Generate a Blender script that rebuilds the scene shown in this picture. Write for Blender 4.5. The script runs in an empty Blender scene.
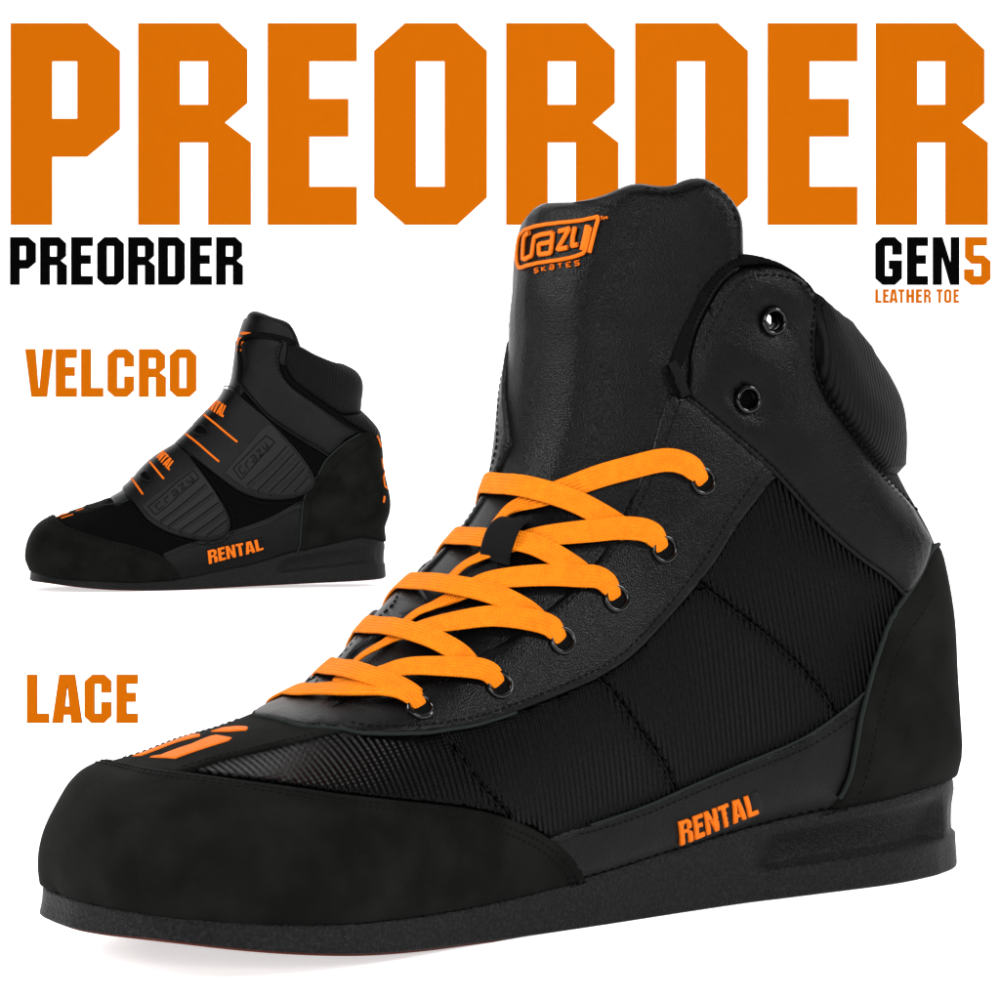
import bpy, math, random
import numpy as np
from mathutils import Vector
from mathutils.bvhtree import BVHTree
from mathutils.geometry import delaunay_2d_cdt
random.seed(4)
RNG = np.random.default_rng(7)
# ------------------------------------------------------------------ units and camera
CM = 0.01
FPX, CAMH, HY = 3200.0, 17.0, 380.0      # focal length in picture widths/1000, lens height cm, horizon row
scene = bpy.context.scene
COL = scene.collection

def project(P):
    P = np.asarray(P, float)
    return np.stack([500 + FPX*P[..., 0]/P[..., 1], HY + FPX*(CAMH-P[..., 2])/P[..., 1]], -1)

# ------------------------------------------------------------------ tagging
def tag(o, label=None, cat=None, group=None, kind=None):
    if label: o['label'] = label
    if cat: o['category'] = cat
    if group: o['group'] = group
    if kind: o['kind'] = kind
    return o

def link_mesh(name, verts, faces, mat, parent=None, uvs=None, smooth=True, loc=None, uv2=None):
    """verts in cm, world space"""
    v = np.asarray(verts, float)*CM
    me = bpy.data.meshes.new(name)
    me.from_pydata(v.tolist(), [], [tuple(int(i) for i in f) for f in faces])
    me.update()
    if uvs is not None:
        L = me.uv_layers.new(name='UVMap')
        li = np.zeros(len(me.loops), dtype=np.int32); me.loops.foreach_get('vertex_index', li)
        L.data.foreach_set('uv', np.asarray(uvs, dtype=np.float32)[li].ravel())
    me.polygons.foreach_set('use_smooth', [smooth]*len(me.polygons))
    me.materials.append(mat)
    o = bpy.data.objects.new(name, me); COL.objects.link(o)
    if parent is not None:
        o.parent = parent
        o.matrix_parent_inverse = parent.matrix_world.inverted()
    return o

def empty(name, loc):
    o = bpy.data.objects.new(name, None); COL.objects.link(o)
    o.location = Vector(loc)*CM; o.empty_display_size = .02
    bpy.context.view_layer.update()
    return o

# ------------------------------------------------------------------ materials
def mat(name, col, rough=.6, spec=.3, coat=0, metal=0, noise=None, bumps=(), sheen=0, spat=None):
    """bumps: list of (kind, scale, strength, distance[, angle]); uv in cm"""
    m = bpy.data.materials.new(name); m.use_nodes = True
    nt = m.node_tree; N = nt.nodes; Lk = nt.links
    b = N['Principled BSDF']
    b.inputs['Roughness'].default_value = rough
    b.inputs['Specular IOR Level'].default_value = spec
    b.inputs['Coat Weight'].default_value = coat
    b.inputs['Metallic'].default_value = metal
    b.inputs['Sheen Weight'].default_value = sheen
    b.inputs['Sheen Roughness'].default_value = .5
    tc = N.new('ShaderNodeTexCoord')
    geo = N.new('ShaderNodeNewGeometry')
    if noise:
        col2, sc, lo, hi = noise
        nz = N.new('ShaderNodeTexNoise'); nz.inputs['Scale'].default_value = sc; nz.inputs['Detail'].default_value = 6
        Lk.new(geo.outputs['Position'], nz.inputs['Vector'])
        mr = N.new('ShaderNodeMapRange'); mr.inputs[1].default_value = lo; mr.inputs[2].default_value = hi
        Lk.new(nz.outputs[0], mr.inputs[0])
        mx = N.new('ShaderNodeMix'); mx.data_type = 'RGBA'
        mx.inputs[6].default_value = (*col, 1); mx.inputs[7].default_value = (*col2, 1)
        Lk.new(mr.outputs[0], mx.inputs[0]); Lk.new(mx.outputs[2], b.inputs['Base Color'])
    else:
        b.inputs['Base Color'].default_value = (*col, 1)
    prev = None
    for bp in bumps:
        kind, sc, st, dist = bp[:4]
        if kind == 'noise':
            t = N.new('ShaderNodeTexNoise'); t.inputs['Scale'].default_value = sc; t.inputs['Detail'].default_value = 4
            Lk.new(geo.outputs['Position'], t.inputs['Vector']); out = t.outputs[0]
        elif kind == 'grain':
            t = N.new('ShaderNodeTexVoronoi'); t.inputs['Scale'].default_value = sc
            Lk.new(geo.outputs['Position'], t.inputs['Vector']); out = t.outputs['Distance']
        else:   # rib: wave across rotated uv
            mp = N.new('ShaderNodeMapping'); mp.inputs['Rotation'].default_value = (0, 0, math.radians(bp[4]))
            Lk.new(tc.outputs['UV'], mp.inputs['Vector'])
            t = N.new('ShaderNodeTexWave'); t.wave_type = 'BANDS'; t.bands_direction = 'X'
            t.inputs['Scale'].default_value = sc; t.inputs['Distortion'].default_value = bp[5] if len(bp) > 5 else .3
            t.inputs['Detail'].default_value = 1; t.inputs['Detail Scale'].default_value = 2
            Lk.new(mp.outputs[0], t.inputs['Vector']); out = t.outputs['Fac']
        bn = N.new('ShaderNodeBump'); bn.inputs['Strength'].default_value = st; bn.inputs['Distance'].default_value = dist
        Lk.new(out, bn.inputs['Height'])
        if prev: Lk.new(prev.outputs[0], bn.inputs['Normal'])
        prev = bn
    if prev: Lk.new(prev.outputs[0], b.inputs['Normal'])
    return m

K = .0045
M = {
 'suede': mat('black_suede', (.0020, .0022, .0018), .85, .04, noise=((.0048, .0051, .0042), 60, .38, .7), sheen=.0,
              bumps=(('noise', 2600, .5, .0004), ('noise', 140, .15, .002))),
 'leather': mat('black_leather', (.0007, .0007, .0008), .31, .078, noise=((.0014, .0014, .0015), 90, .35, .65),
                bumps=(('grain', 2000, .34, .0004), ('noise', 900, .2, .0005), ('noise', 60, .15, .003))),
 'mesh': mat('ribbed_mesh_fabric', (.0007, .0007, .0009), .34, .065,
             bumps=(('rib', 1.5, 1.0, .0012, 0, .3), ('rib', 3.2, .3, .0003, 90, .6), ('noise', 2600, .3, .0003))),
 'knit': mat('ribbed_collar_knit', (.0014, .0014, .0015), .6, .07,
             bumps=(('rib', 1.3, .8, .0008, -8, .8), ('noise', 2600, .4, .0004))),
 'lining': mat('black_lining', (.002, .002, .002), .9, .03, bumps=(('noise', 2000, .4, .0004),)),
 'webbing': mat('black_webbing', (.003, .003, .0032), .8, .06, bumps=(('noise', 1800, .5, .0004),)),
 'thread': mat('black_thread', (.0010, .0010, .0010), .6, .05),
 'rubber': mat('black_rubber_sole', (.0030, .0030, .0032), .5, .07, noise=((.0085, .0085, .009), 900, .45, .7),
               bumps=(('grain', 1300, .55, .0006), ('noise', 500, .3, .0006))),
 'outsole': mat('dark_red_outsole', (.06, .01, .005), .8, .1),
 'eyelet': mat('black_enamel_eyelet', (.001, .001, .001), .10, .28),
 'lace': mat('orange_lace_weave', (.64, .158, .0018), .75, .1, noise=((.58, .134, .0015), 300, .35, .65),
             bumps=(('rib', 2.7, .8, .0005, 90, .0), ('rib', 4.0, .6, .0003, 0, .4))),
 'thread_orange': mat('orange_embroidery', (.50, .095, .0015), .6, .1, bumps=(('noise', 1500, .5, .0004),)),
 'edge': mat('cut_suede_edge', (.009, .0115, .0105), .9, .08, bumps=(('noise', 2600, .5, .0004),)),
 'loop': mat('hook_and_loop_pile', (.0012, .0012, .0012), .95, .03, bumps=(('noise', 1500, .9, .001),)),
 'strap_rubber': mat('moulded_strap_rubber', (.0065, .0065, .0067), .5, .08, bumps=(('noise', 1500, .25, .0004),)),
 'paper': mat('white_backdrop', (.92, .92, .92), .9, .0),
 'sweep': mat('glowing_white_sweep', (.85, .85, .85), .9, .0),
 'orange_print': mat('orange_lettering', (.38, .086, .0011), .9, .0),
 'darkened_orange': mat('darkened_orange', (.25, .056, .0008), .9, .0),  # lettering orange darkened to offset the stronger light near the lens
 'black_print': mat('black_lettering', (.0012, .0012, .0012), .95, .0),
}

_b = M['sweep'].node_tree.nodes['Principled BSDF']      # glow added to the white floor and wall to wash out boot shadows
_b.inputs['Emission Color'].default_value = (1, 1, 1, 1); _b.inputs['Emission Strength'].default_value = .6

# ------------------------------------------------------------------ curves
def cr_curve(P, n):
    P = np.array(P, float); Q = np.vstack([2*P[0]-P[1], P, 2*P[-1]-P[-2]]); out = []
    for i in range(1, len(Q)-2):
        a, b, c, d = Q[i-1:i+3]
        for t in np.arange(n)/n:
            out.append(.5*((2*b)+(c-a)*t+(2*a-5*b+4*c-d)*t*t+(3*b-a-3*c+d)*t**3))
    out.append(P[-1]); return np.array(out)

def resample(P, step):
    P = np.asarray(P, float)
    d = np.r_[0, np.cumsum(np.linalg.norm(np.diff(P, axis=0), axis=1))]
    n = max(2, int(round(d[-1]/step))+1)
    t = np.linspace(0, d[-1], n)
    return np.stack([np.interp(t, d, P[:, k]) for k in range(P.shape[1])], 1)

# ------------------------------------------------------------------ the last: one virtual surface per boot
# rows: T.x T.y T.z | E.x E.yLat E.yMed E.z | Wlat Wmed | sm p1 p2
SEC = [
 (34.1, 0.8, 2.2, 34.1, 0.8, 0.8, 2.1, 0.8, 0.8, 0.8, 2.6, 2.0, 2.6),
 (34.5, 0.8, 3.2, 34.0, 2.3, -0.6, 2.1, 2.3, -0.6, 0.8, 2.6, 2.0, 2.6),
 (34.2, 0.8, 4.4, 33.2, 4.2, -2.0, 2.0, 4.3, -2.1, 0.78, 2.6, 2.0, 2.6),
 (33.3, 0.8, 5.25, 31.9, 5.3, -3.0, 1.85, 5.5, -3.2, 0.76, 2.5, 2.0, 2.5),
 (31.7, 0.8, 5.8, 30.0, 6.1, -3.9, 1.65, 6.3, -4.1, 0.75, 2.3, 2.0, 2.3),
 (29.6, 0.7, 6.3, 27.5, 6.3, -4.4, 1.45, 6.5, -4.6, 0.75, 2.1, 2.0, 2.1),
 (26.73, 0.52, 6.9, 25.0, 5.7, -4.5, 1.3, 5.9, -4.7, 0.75, 2.05, 2.0, 2.3),
 (24.17, 0.47, 8.0, 22.2, 4.8, -4.4, 1.25, 5.1, -4.6, 0.75, 2.05, 2.0, 2.55),
 (21.9, 0.55, 9.4, 19.3, 4.2, -4.1, 1.4, 4.6, -4.4, 0.75, 2.05, 2.0, 2.8),
 (20.2, 0.55, 10.9, 16.5, 3.85, -3.8, 1.7, 4.3, -4.2, 0.72, 2.05, 2.0, 2.8),
 (18.7, 0.55, 12.3, 13.5, 3.45, -3.5, 2.1, 4.1, -4.1, 0.68, 2.05, 2.2, 2.8),
 (17.5, 0.55, 13.8, 10.3, 3.1, -3.3, 2.5, 3.9, -3.9, 0.62, 2.05, 2.5, 2.8),
 (16.9, 0.55, 15.5, 6.8, 2.95, -3.1, 2.8, 3.9, -3.9, 0.58, 2.1, 2.8, 2.85),
 (16.7, 0.55, 17.2, 3.4, 2.8, -2.9, 2.95, 3.95, -3.9, 0.55, 2.15, 2.9, 2.9),
 (16.6, 0.55, 18.6, 0.7, 2.2, -2.3, 3.0, 4.0, -3.9, 0.54, 2.15, 2.9, 2.9),
 (16.5, 0.55, 19.8, -0.8, 1.2, -1.3, 3.0, 4.0, -3.95, 0.53, 2.15, 2.8, 2.9),
 (16.2, 0.55, 20.8, -1.35, 0, 0, 3.0, 4.0, -3.95, 0.52, 2.15, 2.7, 2.9),
 (15.9, 0.55, 21.8, -1.15, 0, 0, 5.5, 4.05, -4.0, 0.5, 2.15, 2.6, 2.9),
 (15.6, 0.55, 22.7, -0.6, 0, 0, 8.5, 4.1, -4.0, 0.5, 2.15, 2.5, 2.9),
 (15.3, 0.55, 23.5, 0.1, 0, 0, 11.3, 4.2, -4.1, 0.5, 2.15, 2.4, 2.9),
 (14.9, 0.55, 24.2, 1.1, 0, 0, 13.8, 4.3, -4.2, 0.5, 2.15, 2.3, 2.9),
 (14.4, 0.55, 24.9, 1.7, 0, 0, 16.6, 4.3, -4.2, 0.5, 2.15, 2.2, 2.9),
 (13.8, 0.55, 25.6, 3.6, 0, 0, 19.8, 4.2, -4.1, 0.5, 2.15, 2.2, 2.9),
 (13.1, 0.55, 26.4, 6.5, 0, 0, 24.0, 4.0, -3.9, 0.5, 2.15, 2.2, 2.9),
]
NU, NV = 10, 56       # dense samples per section, and per side

class Last:
    def __init__(self, theta, hx, hy, sc=1.0, pitch=0.0, piv=22.0, sz=1.0):
        self.sz = sz
        self.th = math.radians(theta); self.h = (hx, hy); self.sc = sc; self.pitch = math.radians(pitch); self.piv = piv
        S = cr_curve(SEC, NU)
        self.nu = len(S)
        vv = np.linspace(-1, 1, 2*NV+1)
        P = np.zeros((self.nu, 2*NV+1, 3))
        for i, r in enumerate(S):
            Tx, Ty, Tz, Ex, EyL, EyM, Ez, WL, WM, sm, p1, p2, p1m = r
            for j, v in enumerate(vv):
                a = abs(v)
                # denser near the crest so that the broad flat top is well covered
                s = (1-math.cos(a*math.pi/2))*.55 + a*.45 if a < 1 else 1.0
                E_, W_, q1 = (EyL, WL, p1) if v >= 0 else (EyM, WM, p1m)
                if s < sm: y = Ty + (W_-Ty)*max(0, 1-(1-s/sm)**q1)**(1/q1)
                else:      y = E_ + (W_-E_)*max(0, 1-((s-sm)/(1-sm))**p2)**(1/p2)
                P[i, j] = (Tx+(Ex-Tx)*s, y, Tz+(Ez-Tz)*s)
        self.vv = vv
        for _ in range(14):              # even out the heel corner
            Q = P.copy(); Q[1:-1, 1:-1] = (P[:-2, 1:-1]+P[2:, 1:-1]+P[1:-1, :-2]+P[1:-1, 2:])/4
            m = (P[1:-1, -2]+P[1:-1, 1]+P[:-2, -1]+P[2:, -1])/4
            k = 16*NU+2
            Q[k:-1, -1] = m[k-1:]; Q[k:-1, 0] = m[k-1:]
            wgt = np.clip((np.arange(self.nu)-110)/30, 0, 1)*np.clip((215-np.arange(self.nu))/20, 0, 1)
            P = P+(Q-P)*wgt[:, None, None]
        self.B = P                       # boot space
        self.P = self.to_world(P)
        self.finish()
    def to_world(self, P):
        P = np.asarray(P, float)*self.sc
        c, s = math.cos(self.th), math.sin(self.th)
        x, y, z = P[..., 0], P[..., 1], P[..., 2]*self.sz
        if self.pitch:
            q = self.piv*self.sc; cp, sp = math.cos(self.pitch), math.sin(self.pitch)
            x, z = q+(x-q)*cp + z*sp*0, z*cp - (x-q)*sp
        return np.stack([self.h[0]-c*x+s*y, self.h[1]-s*x-c*y, z], -1)
    def finish(self):
        P = self.P
        du = np.gradient(P, axis=0); dv = np.gradient(P, axis=1)
        n = np.cross(dv, du); l = np.linalg.norm(n, axis=-1, keepdims=True)
        n = n/np.maximum(l, 1e-9)
        for _ in range(3):                      # soften normals near the poles
            m = n.copy(); m[1:-1] = (n[:-2]+n[1:-1]*2+n[2:])/4; m[:, 1:-1] = (m[:, :-2]+m[:, 1:-1]*2+m[:, 2:])/4
            n = m/np.maximum(np.linalg.norm(m, axis=-1, keepdims=True), 1e-9)
        # outward: lateral side must face the camera side
        c = P.reshape(-1, 3).mean(0)
        if (n[60, NV+30]*np.array([math.sin(self.th), -math.cos(self.th), 0])).sum() < 0: n = -n
        self.N = n
        nu, nv = self.nu, len(self.vv)
        idx = np.arange(nu*nv).reshape(nu, nv)
        self.F = np.stack([idx[:-1, :-1], idx[1:, :-1], idx[1:, 1:], idx[:-1, 1:]], -1).reshape(-1, 4)
        self.bvh = BVHTree.FromPolygons([Vector(p) for p in P.reshape(-1, 3)], [tuple(f) for f in self.F.tolist()])
        self.C = np.array([0, 0, CAMH])
    def cast(self, X, Y):
        d = Vector(((X-500)/FPX, 1, -(Y-HY)/FPX)).normalized()
        loc, nor, fi, dist = self.bvh.ray_cast(Vector(self.C), d)
        if loc is None:
            # outside the silhouette: nearest vertex on the picture
            if not hasattr(self, 'Q'): pass
            Q = project(self.P.reshape(-1, 3)); k = int(np.argmin(((Q-np.array([X, Y]))**2).sum(1)))
            return divmod(k, len(self.vv))
        nv = len(self.vv)-1
        i, j = divmod(fi, nv)
        # inverse bilinear by a few Newton steps
        a, b, c_, d_ = self.P[i, j], self.P[i+1, j], self.P[i+1, j+1], self.P[i, j+1]
        s = t = .5; p = np.array(loc)
        for _ in range(8):
            q = a*(1-s)*(1-t)+b*s*(1-t)+c_*s*t+d_*(1-s)*t
            ds = (b-a)*(1-t)+(c_-d_)*t; dt = (d_-a)*(1-s)+(c_-b)*s
            A = np.stack([ds, dt], 1); sol = np.linalg.lstsq(A, p-q, rcond=None)[0]
            s = min(1, max(0, s+sol[0])); t = min(1, max(0, t+sol[1]))
        return i+s, j+t
    def uv(self, X, Y, h=.0):
        """measured outline point -> (U,V) in panel units (about cm), for something h cm above the last"""
        x, y = X, Y
        for k in range(3 if h else 1):
            i, j = self.cast(x, y); r = (i/NU*2.3, (j-NV)/NV*12.0)
            if r[1] < -11.0: r = (r[0], 12.0)
            if h:
                q = project(self.ev(r)+self.ev(r, 'N')*h)[0]
                if abs(q[0]-X)+abs(q[1]-Y) > 25: break
                x += X-q[0]; y += Y-q[1]
        return r
    cbump = ([0, 13, 19, 27, 33, 38, 44, 60], [0, 0, 2.2, 2.2, 1.3, .8, .6, .3])
    drop = 1.6
    def c(self, U): return np.interp(U, *self.cbump)
    def mir(self, L):
        """the same line on the other side of the boot (the lacing sits a little off the crest)"""
        L = np.array(L, float); c = self.c(L[:, 0])
        k = np.clip((L[:, 0]-41)/5, 0, 1); k = k*k*(3-2*k); L[:, 0] -= self.drop*k*np.clip((12-np.abs(L[:, 1]))/3, 0, 1)
        L[:, 1] = -L[:, 1]+2*c*(1-np.abs(L[:, 1])/12)
        return L
    def crest(self, U):
        c = float(self.c(U)); return (U, c/(1+c/12))
    def ev(self, UV, what='P'):
        UV = np.atleast_2d(np.asarray(UV, float))
        i = np.clip(UV[:, 0]/2.3*NU, 0, self.nu-1.0001); j = np.clip(UV[:, 1]/12*NV+NV, 0, 2*NV-.0001)
        i0 = i.astype(int); j0 = j.astype(int); s = (i-i0)[:, None]; t = (j-j0)[:, None]
        G = getattr(self, what)
        r = G[i0, j0]*(1-s)*(1-t)+G[i0+1, j0]*s*(1-t)+G[i0+1, j0+1]*s*t+G[i0, j0+1]*(1-s)*t
        if what == 'N': r = r/np.linalg.norm(r, axis=1, keepdims=True)
        return r
    def warp(self, targets, sigma, iters=3, off=.12, anchors=(), edge=()):
        """nudge the surface so that its outline agrees with measured outline points; sideways moves only, depth kept"""
        for it in range(iters):
            W = self.P+self.N*off
            Q = project(W.reshape(-1, 3)); src = []; dst = []
            for (x, y, nx, ny, win) in targets:
                n = np.array([nx, ny], float); n /= np.linalg.norm(n); t = np.array([-n[1], n[0]])
                R = Q-np.array([x, y]); m = (abs(R@t) < win) & (abs(R@n) < 70)
                if not m.any(): continue
                e = (R[m]@n).max()
                src.append((x+n[0]*e, y+n[1]*e)); dst.append((x, y))
            Eq = project(self.P[5:16*NU-12, -1])
            for (x, y) in edge:
                k = int(np.argmin(abs(Eq[:, 0]-x))); src.append(tuple(Eq[k])); dst.append((Eq[k, 0], y))
            for (x, y) in anchors: src.append((x, y)); dst.append((x, y))
            src = np.array(src); D = np.array(dst)-src
            if it == 0 or it == iters-1: print('outline error px', np.round(np.abs(D).max(), 1), np.round(np.linalg.norm(D, axis=1).mean(), 2))
            if it == 0: print([ (int(t[0]), int(t[1]), round(float(-np.sign((D[k]*np.array(t[2:4])).sum())*np.linalg.norm(D[k])), 1)) for k, t in enumerate(targets[:len(D)])])
            # regularised gaussian RBF
            def ker(A, Bm): return np.exp(-((A[:, None]-Bm[None])**2).sum(-1)/(2*sigma**2))
            Wt = np.linalg.solve(ker(src, src)+.05*np.eye(len(src)), D)
            Qp = project(self.P.reshape(-1, 3)); dq = ker(Qp, src)@Wt
            Pf = self.P.reshape(-1, 3); d = Pf[:, 1:2]
            Pf = Pf+np.concatenate([dq[:, :1]*d/FPX, np.zeros_like(d), -dq[:, 1:]*d/FPX], 1)
            self.P = Pf.reshape(self.P.shape)
            self.finish()

def in_poly(P, loops):
    inside = np.zeros(len(P), bool)
    for L in loops:
        x0, y0 = L[:, 0], L[:, 1]; x1, y1 = np.roll(x0, -1), np.roll(y0, -1)
        for a, b, c, d in zip(x0, y0, x1, y1):
            m = ((b > P[:, 1]) != (d > P[:, 1]))
            if m.any():
                xi = (c-a)*(P[:, 1]-b)/(d-b+1e-12)+a
                inside ^= m & (P[:, 0] < xi)
    return inside

def seg_dist(P, L):
    """distance from points to closed loops (any dimension)"""
    best = np.full(len(P), 1e9)
    for lp in L:
        A = lp; B = np.roll(lp, -1, axis=0)
        for a, b in zip(A, B):
            ab = b-a; l2 = (ab**2).sum()+1e-12
            t = np.clip(((P-a)@ab)/l2, 0, 1)
            best = np.minimum(best, np.linalg.norm(P-a-t[:, None]*ab, axis=1))
    return best

def OPEN(q): return abs(q[1]) > 11.97 and q[0] > 37.2

def subdiv(L, step):
    out = []
    for a, b in zip(L, np.roll(L, -1, 0)):
        n = max(1, int(math.ceil(np.linalg.norm(b-a)/step)))
        out += [a+(b-a)*k/n for k in range(n)]
    return np.array(out)

def tri_panel(last, loops, hi, lo, rnd, step=.3, openv=None, bulge=0, bw=2.0, sharp=False):
    """closed shell over a region of the last; edges rounded over the distance rnd; returns verts, faces, uvs"""
    loops = [subdiv(np.array(l, float), step) if sharp else resample(np.vstack([l, l[:1]]), min(step, .35))[:-1] for l in loops]
    P3 = [last.ev(l) for l in loops]
    allp = np.vstack(loops); mn, mx = allp.min(0), allp.max(0)
    gx = np.arange(mn[0]+step*.5, mx[0], step); gy = np.arange(mn[1]+step*.5, mx[1], step)
    G = np.stack(np.meshgrid(gx, gy, indexing='ij'), -1).reshape(-1, 2)
    if len(G): G = G[in_poly(G, loops)]
    rings = []
    for k, l in enumerate(loops):
        t = np.roll(l, -1, 0)-np.roll(l, 1, 0); n = np.stack([-t[:, 1], t[:, 0]], 1); n /= np.maximum(np.linalg.norm(n, axis=1, keepdims=True), 1e-9)
        for sgn in (1, -1):
            for fr in (.12, .45, 1.0):
                q = l+n*sgn*rnd*fr
                rings.append(q[in_poly(q, loops)])
    Rg = np.vstack(rings) if rings else np.zeros((0, 2))
    if len(Rg):
        d2 = seg_dist(Rg, loops); Rg = Rg[d2 > rnd*.10]
    if len(G):
        dg = seg_dist(G, loops); G = G[dg > rnd*1.15]
    pts = np.vstack([*loops, Rg, G]); edges = []; o = 0
    for l in loops:
        n = len(l); edges += [(o+i, o+(i+1) % n) for i in range(n)]; o += n
    res = delaunay_2d_cdt([Vector(p) for p in pts], edges, [], 0, 1e-5)
    V = np.array([tuple(p) for p in res[0]]); T = np.array([t for t in res[2] if len(t) == 3])
    cen = V[T].mean(1); T = T[in_poly(cen, loops)]
    used = np.unique(T); mp = -np.ones(len(V), int); mp[used] = np.arange(len(used)); V = V[used]; T = mp[T]
    base = last.ev(V); nor = last.ev(V, 'N')
    bd_loops = P3
    if openv is not None:      # edges lying on the seam line are not rounded
        d = np.full(len(V), 1e9)
        for l, p in zip(loops, P3):
            A, B = p, np.roll(p, -1, 0); la, lb = l, np.roll(l, -1, 0)
            for a, b, u, w in zip(A, B, la, lb):
                if openv(u) and openv(w): continue
                ab = b-a; t = np.clip(((base-a)@ab)/((ab**2).sum()+1e-12), 0, 1)
                d = np.minimum(d, np.linalg.norm(base-a-t[:, None]*ab, axis=1))
    else: d = seg_dist(base, P3)
    k = np.clip(d/rnd, 0, 1); h = np.sqrt(np.maximum(0, 1-(1-k)**2))
    top = base+nor*(lo+(hi-lo)*(.25+.75*h) + bulge*np.sqrt(np.clip(1-(1-np.clip(d/bw, 0, 1))**2, 0, 1)))[:, None]
    bot = base+nor*lo
    # boundary edges
    e = {}
    for t in T:
        for a, b in ((t[0], t[1]), (t[1], t[2]), (t[2], t[0])):
            if (b, a) in e: del e[(b, a)]
            else: e[(a, b)] = 1
    # orientation
    n0 = np.cross(base[T[:, 1]]-base[T[:, 0]], base[T[:, 2]]-base[T[:, 0]])
    flip = (n0*nor[T[:, 0]]).sum() < 0
    nV = len(V)
    F = [tuple(t[::-1]) if flip else tuple(t) for t in T] + [tuple(t+nV) if flip else tuple(t[::-1]+nV) for t in T]
    for a, b in e:
        if openv is not None and openv(V[a]) and openv(V[b]): continue
        F.append((a, b, b+nV, a+nV) if flip else (b, a, a+nV, b+nV))
    side = V.copy()
    bs = base_uv(last, V)
    return np.vstack([top, bot]), F, np.vstack([bs, bs])

def base_uv(last, V):
    b = last.ev(V, 'B')
    return np.stack([b[:, 0], b[:, 2]], 1)

def panel(last, name, loops, m, parent, hi=.12, lo=-.05, rnd=.08, step=.3, mirror=True, both=False, **kw):
    """loops in (U,V); mirror: add the other side of the boot; both: loops already cross the crest"""
    loops = [np.array(l, float) for l in loops]
    parts = [tri_panel(last, loops, hi, lo, rnd, step, **kw)]
    if mirror:
        L2 = [last.mir(l) for l in loops]
        parts.append(tri_panel(last, [l[::-1] for l in L2], hi, lo, rnd, step, **kw))
    return [link_mesh(name, p[0], p[1], m, parent, p[2]) for p in parts]

def pxs(last, pts, smooth=4, h=.15):
    """pixel polyline -> smooth (U,V) polyline"""
    q = cr_curve(pts, smooth) if smooth else np.array(pts, float)
    return np.array([last.uv(x, y, h) for x, y in q])

def sweep(path, nrm, half, thick, taper=None, nseg=12, square=.6):
    """flat ribbon with rounded edges along a 3D path; nrm = up direction per point"""
    path = np.asarray(path); nrm = np.asarray(nrm)
    t = np.gradient(path, axis=0); t /= np.maximum(np.linalg.norm(t, axis=1, keepdims=True), 1e-9)
    nrm = nrm-(nrm*t).sum(1, keepdims=True)*t; nrm /= np.maximum(np.linalg.norm(nrm, axis=1, keepdims=True), 1e-9)
    w = np.cross(t, nrm)
    V = []; U = []; s = np.r_[0, np.cumsum(np.linalg.norm(np.diff(path, axis=0), axis=1))]
    hw = np.full(len(path), half) if taper is None else half*np.asarray(taper)
    for i in range(len(path)):
        for k in range(nseg):
            a = 2*math.pi*k/nseg; ca, sa = math.cos(a), math.sin(a)
            x = math.copysign(abs(ca)**square, ca)*hw[i]; y = math.copysign(abs(sa)**square, sa)*thick
            V.append(path[i]+w[i]*x+nrm[i]*y); U.append((s[i], x))
    F = []
    for i in range(len(path)-1):
        for k in range(nseg):
            a = i*nseg+k; b = i*nseg+(k+1) % nseg
            F.append((a, b, b+nseg, a+nseg))
    F.append(tuple(range(nseg))); F.append(tuple(range((len(path)-1)*nseg, len(path)*nseg))[::-1])
    return np.array(V), F, np.array(U)

def stitches(last, name, lines, parent, h=.12, length=.17, gap=.09, rad=.032, m=None, mirror=True):
    lines = [np.asarray(l, float) for l in lines]
    if mirror: lines = lines+[last.mir(l) for l in lines]
    for L in lines:
        V = []; F = []
        L = resample(L, .05); P = last.ev(L); N = last.ev(L, 'N')
        d = np.r_[0, np.cumsum(np.linalg.norm(np.diff(P, axis=0), axis=1))]
        s = gap
        while s+length < d[-1]:
            g = lambda q, A: np.array([np.interp(q, d, A[:, k]) for k in range(3)])
            a, b, n = g(s, P), g(s+length, P), g(s+length/2, N)
            t = (b-a)/max(np.linalg.norm(b-a), 1e-9); w = np.cross(t, n); c = (a+b)/2+n*h
            o = len(V)
            rings = [(-.5, .35), (-.3, 1), (.3, 1), (.5, .35)]
            for q, r in rings:
                for k in range(6):
                    A = k*math.pi/3
                    V.append(c+t*q*length+(w*math.cos(A)+n*math.sin(A))*rad*1.3*r)
            for i in range(3):
                for k in range(6):
                    F.append((o+i*6+k, o+i*6+(k+1) % 6, o+i*6+6+(k+1) % 6, o+i*6+6+k))
            F.append(tuple(o+k for k in range(6))); F.append(tuple(o+18+k for k in range(6))[::-1])
            s += length+gap
        link_mesh(name, np.array(V), F, m or M['thread'], parent)

def cord(last, name, L, parent, h=.1, r=.06, m=None, mirror=True, flat=1.0):
    """thin raised binding / folded edge following a line on the last"""
    Ls = [np.asarray(L, float)]
    if mirror: Ls.append(last.mir(Ls[0]))
    for l in Ls:
        l = resample(l, .2); P = last.ev(l); N = last.ev(l, 'N')
        v, f, u = sweep(P+N*h, N, r, r*flat, nseg=10, square=1.0)
        link_mesh(name, v, f, m or M['leather'], parent, u)

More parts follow.
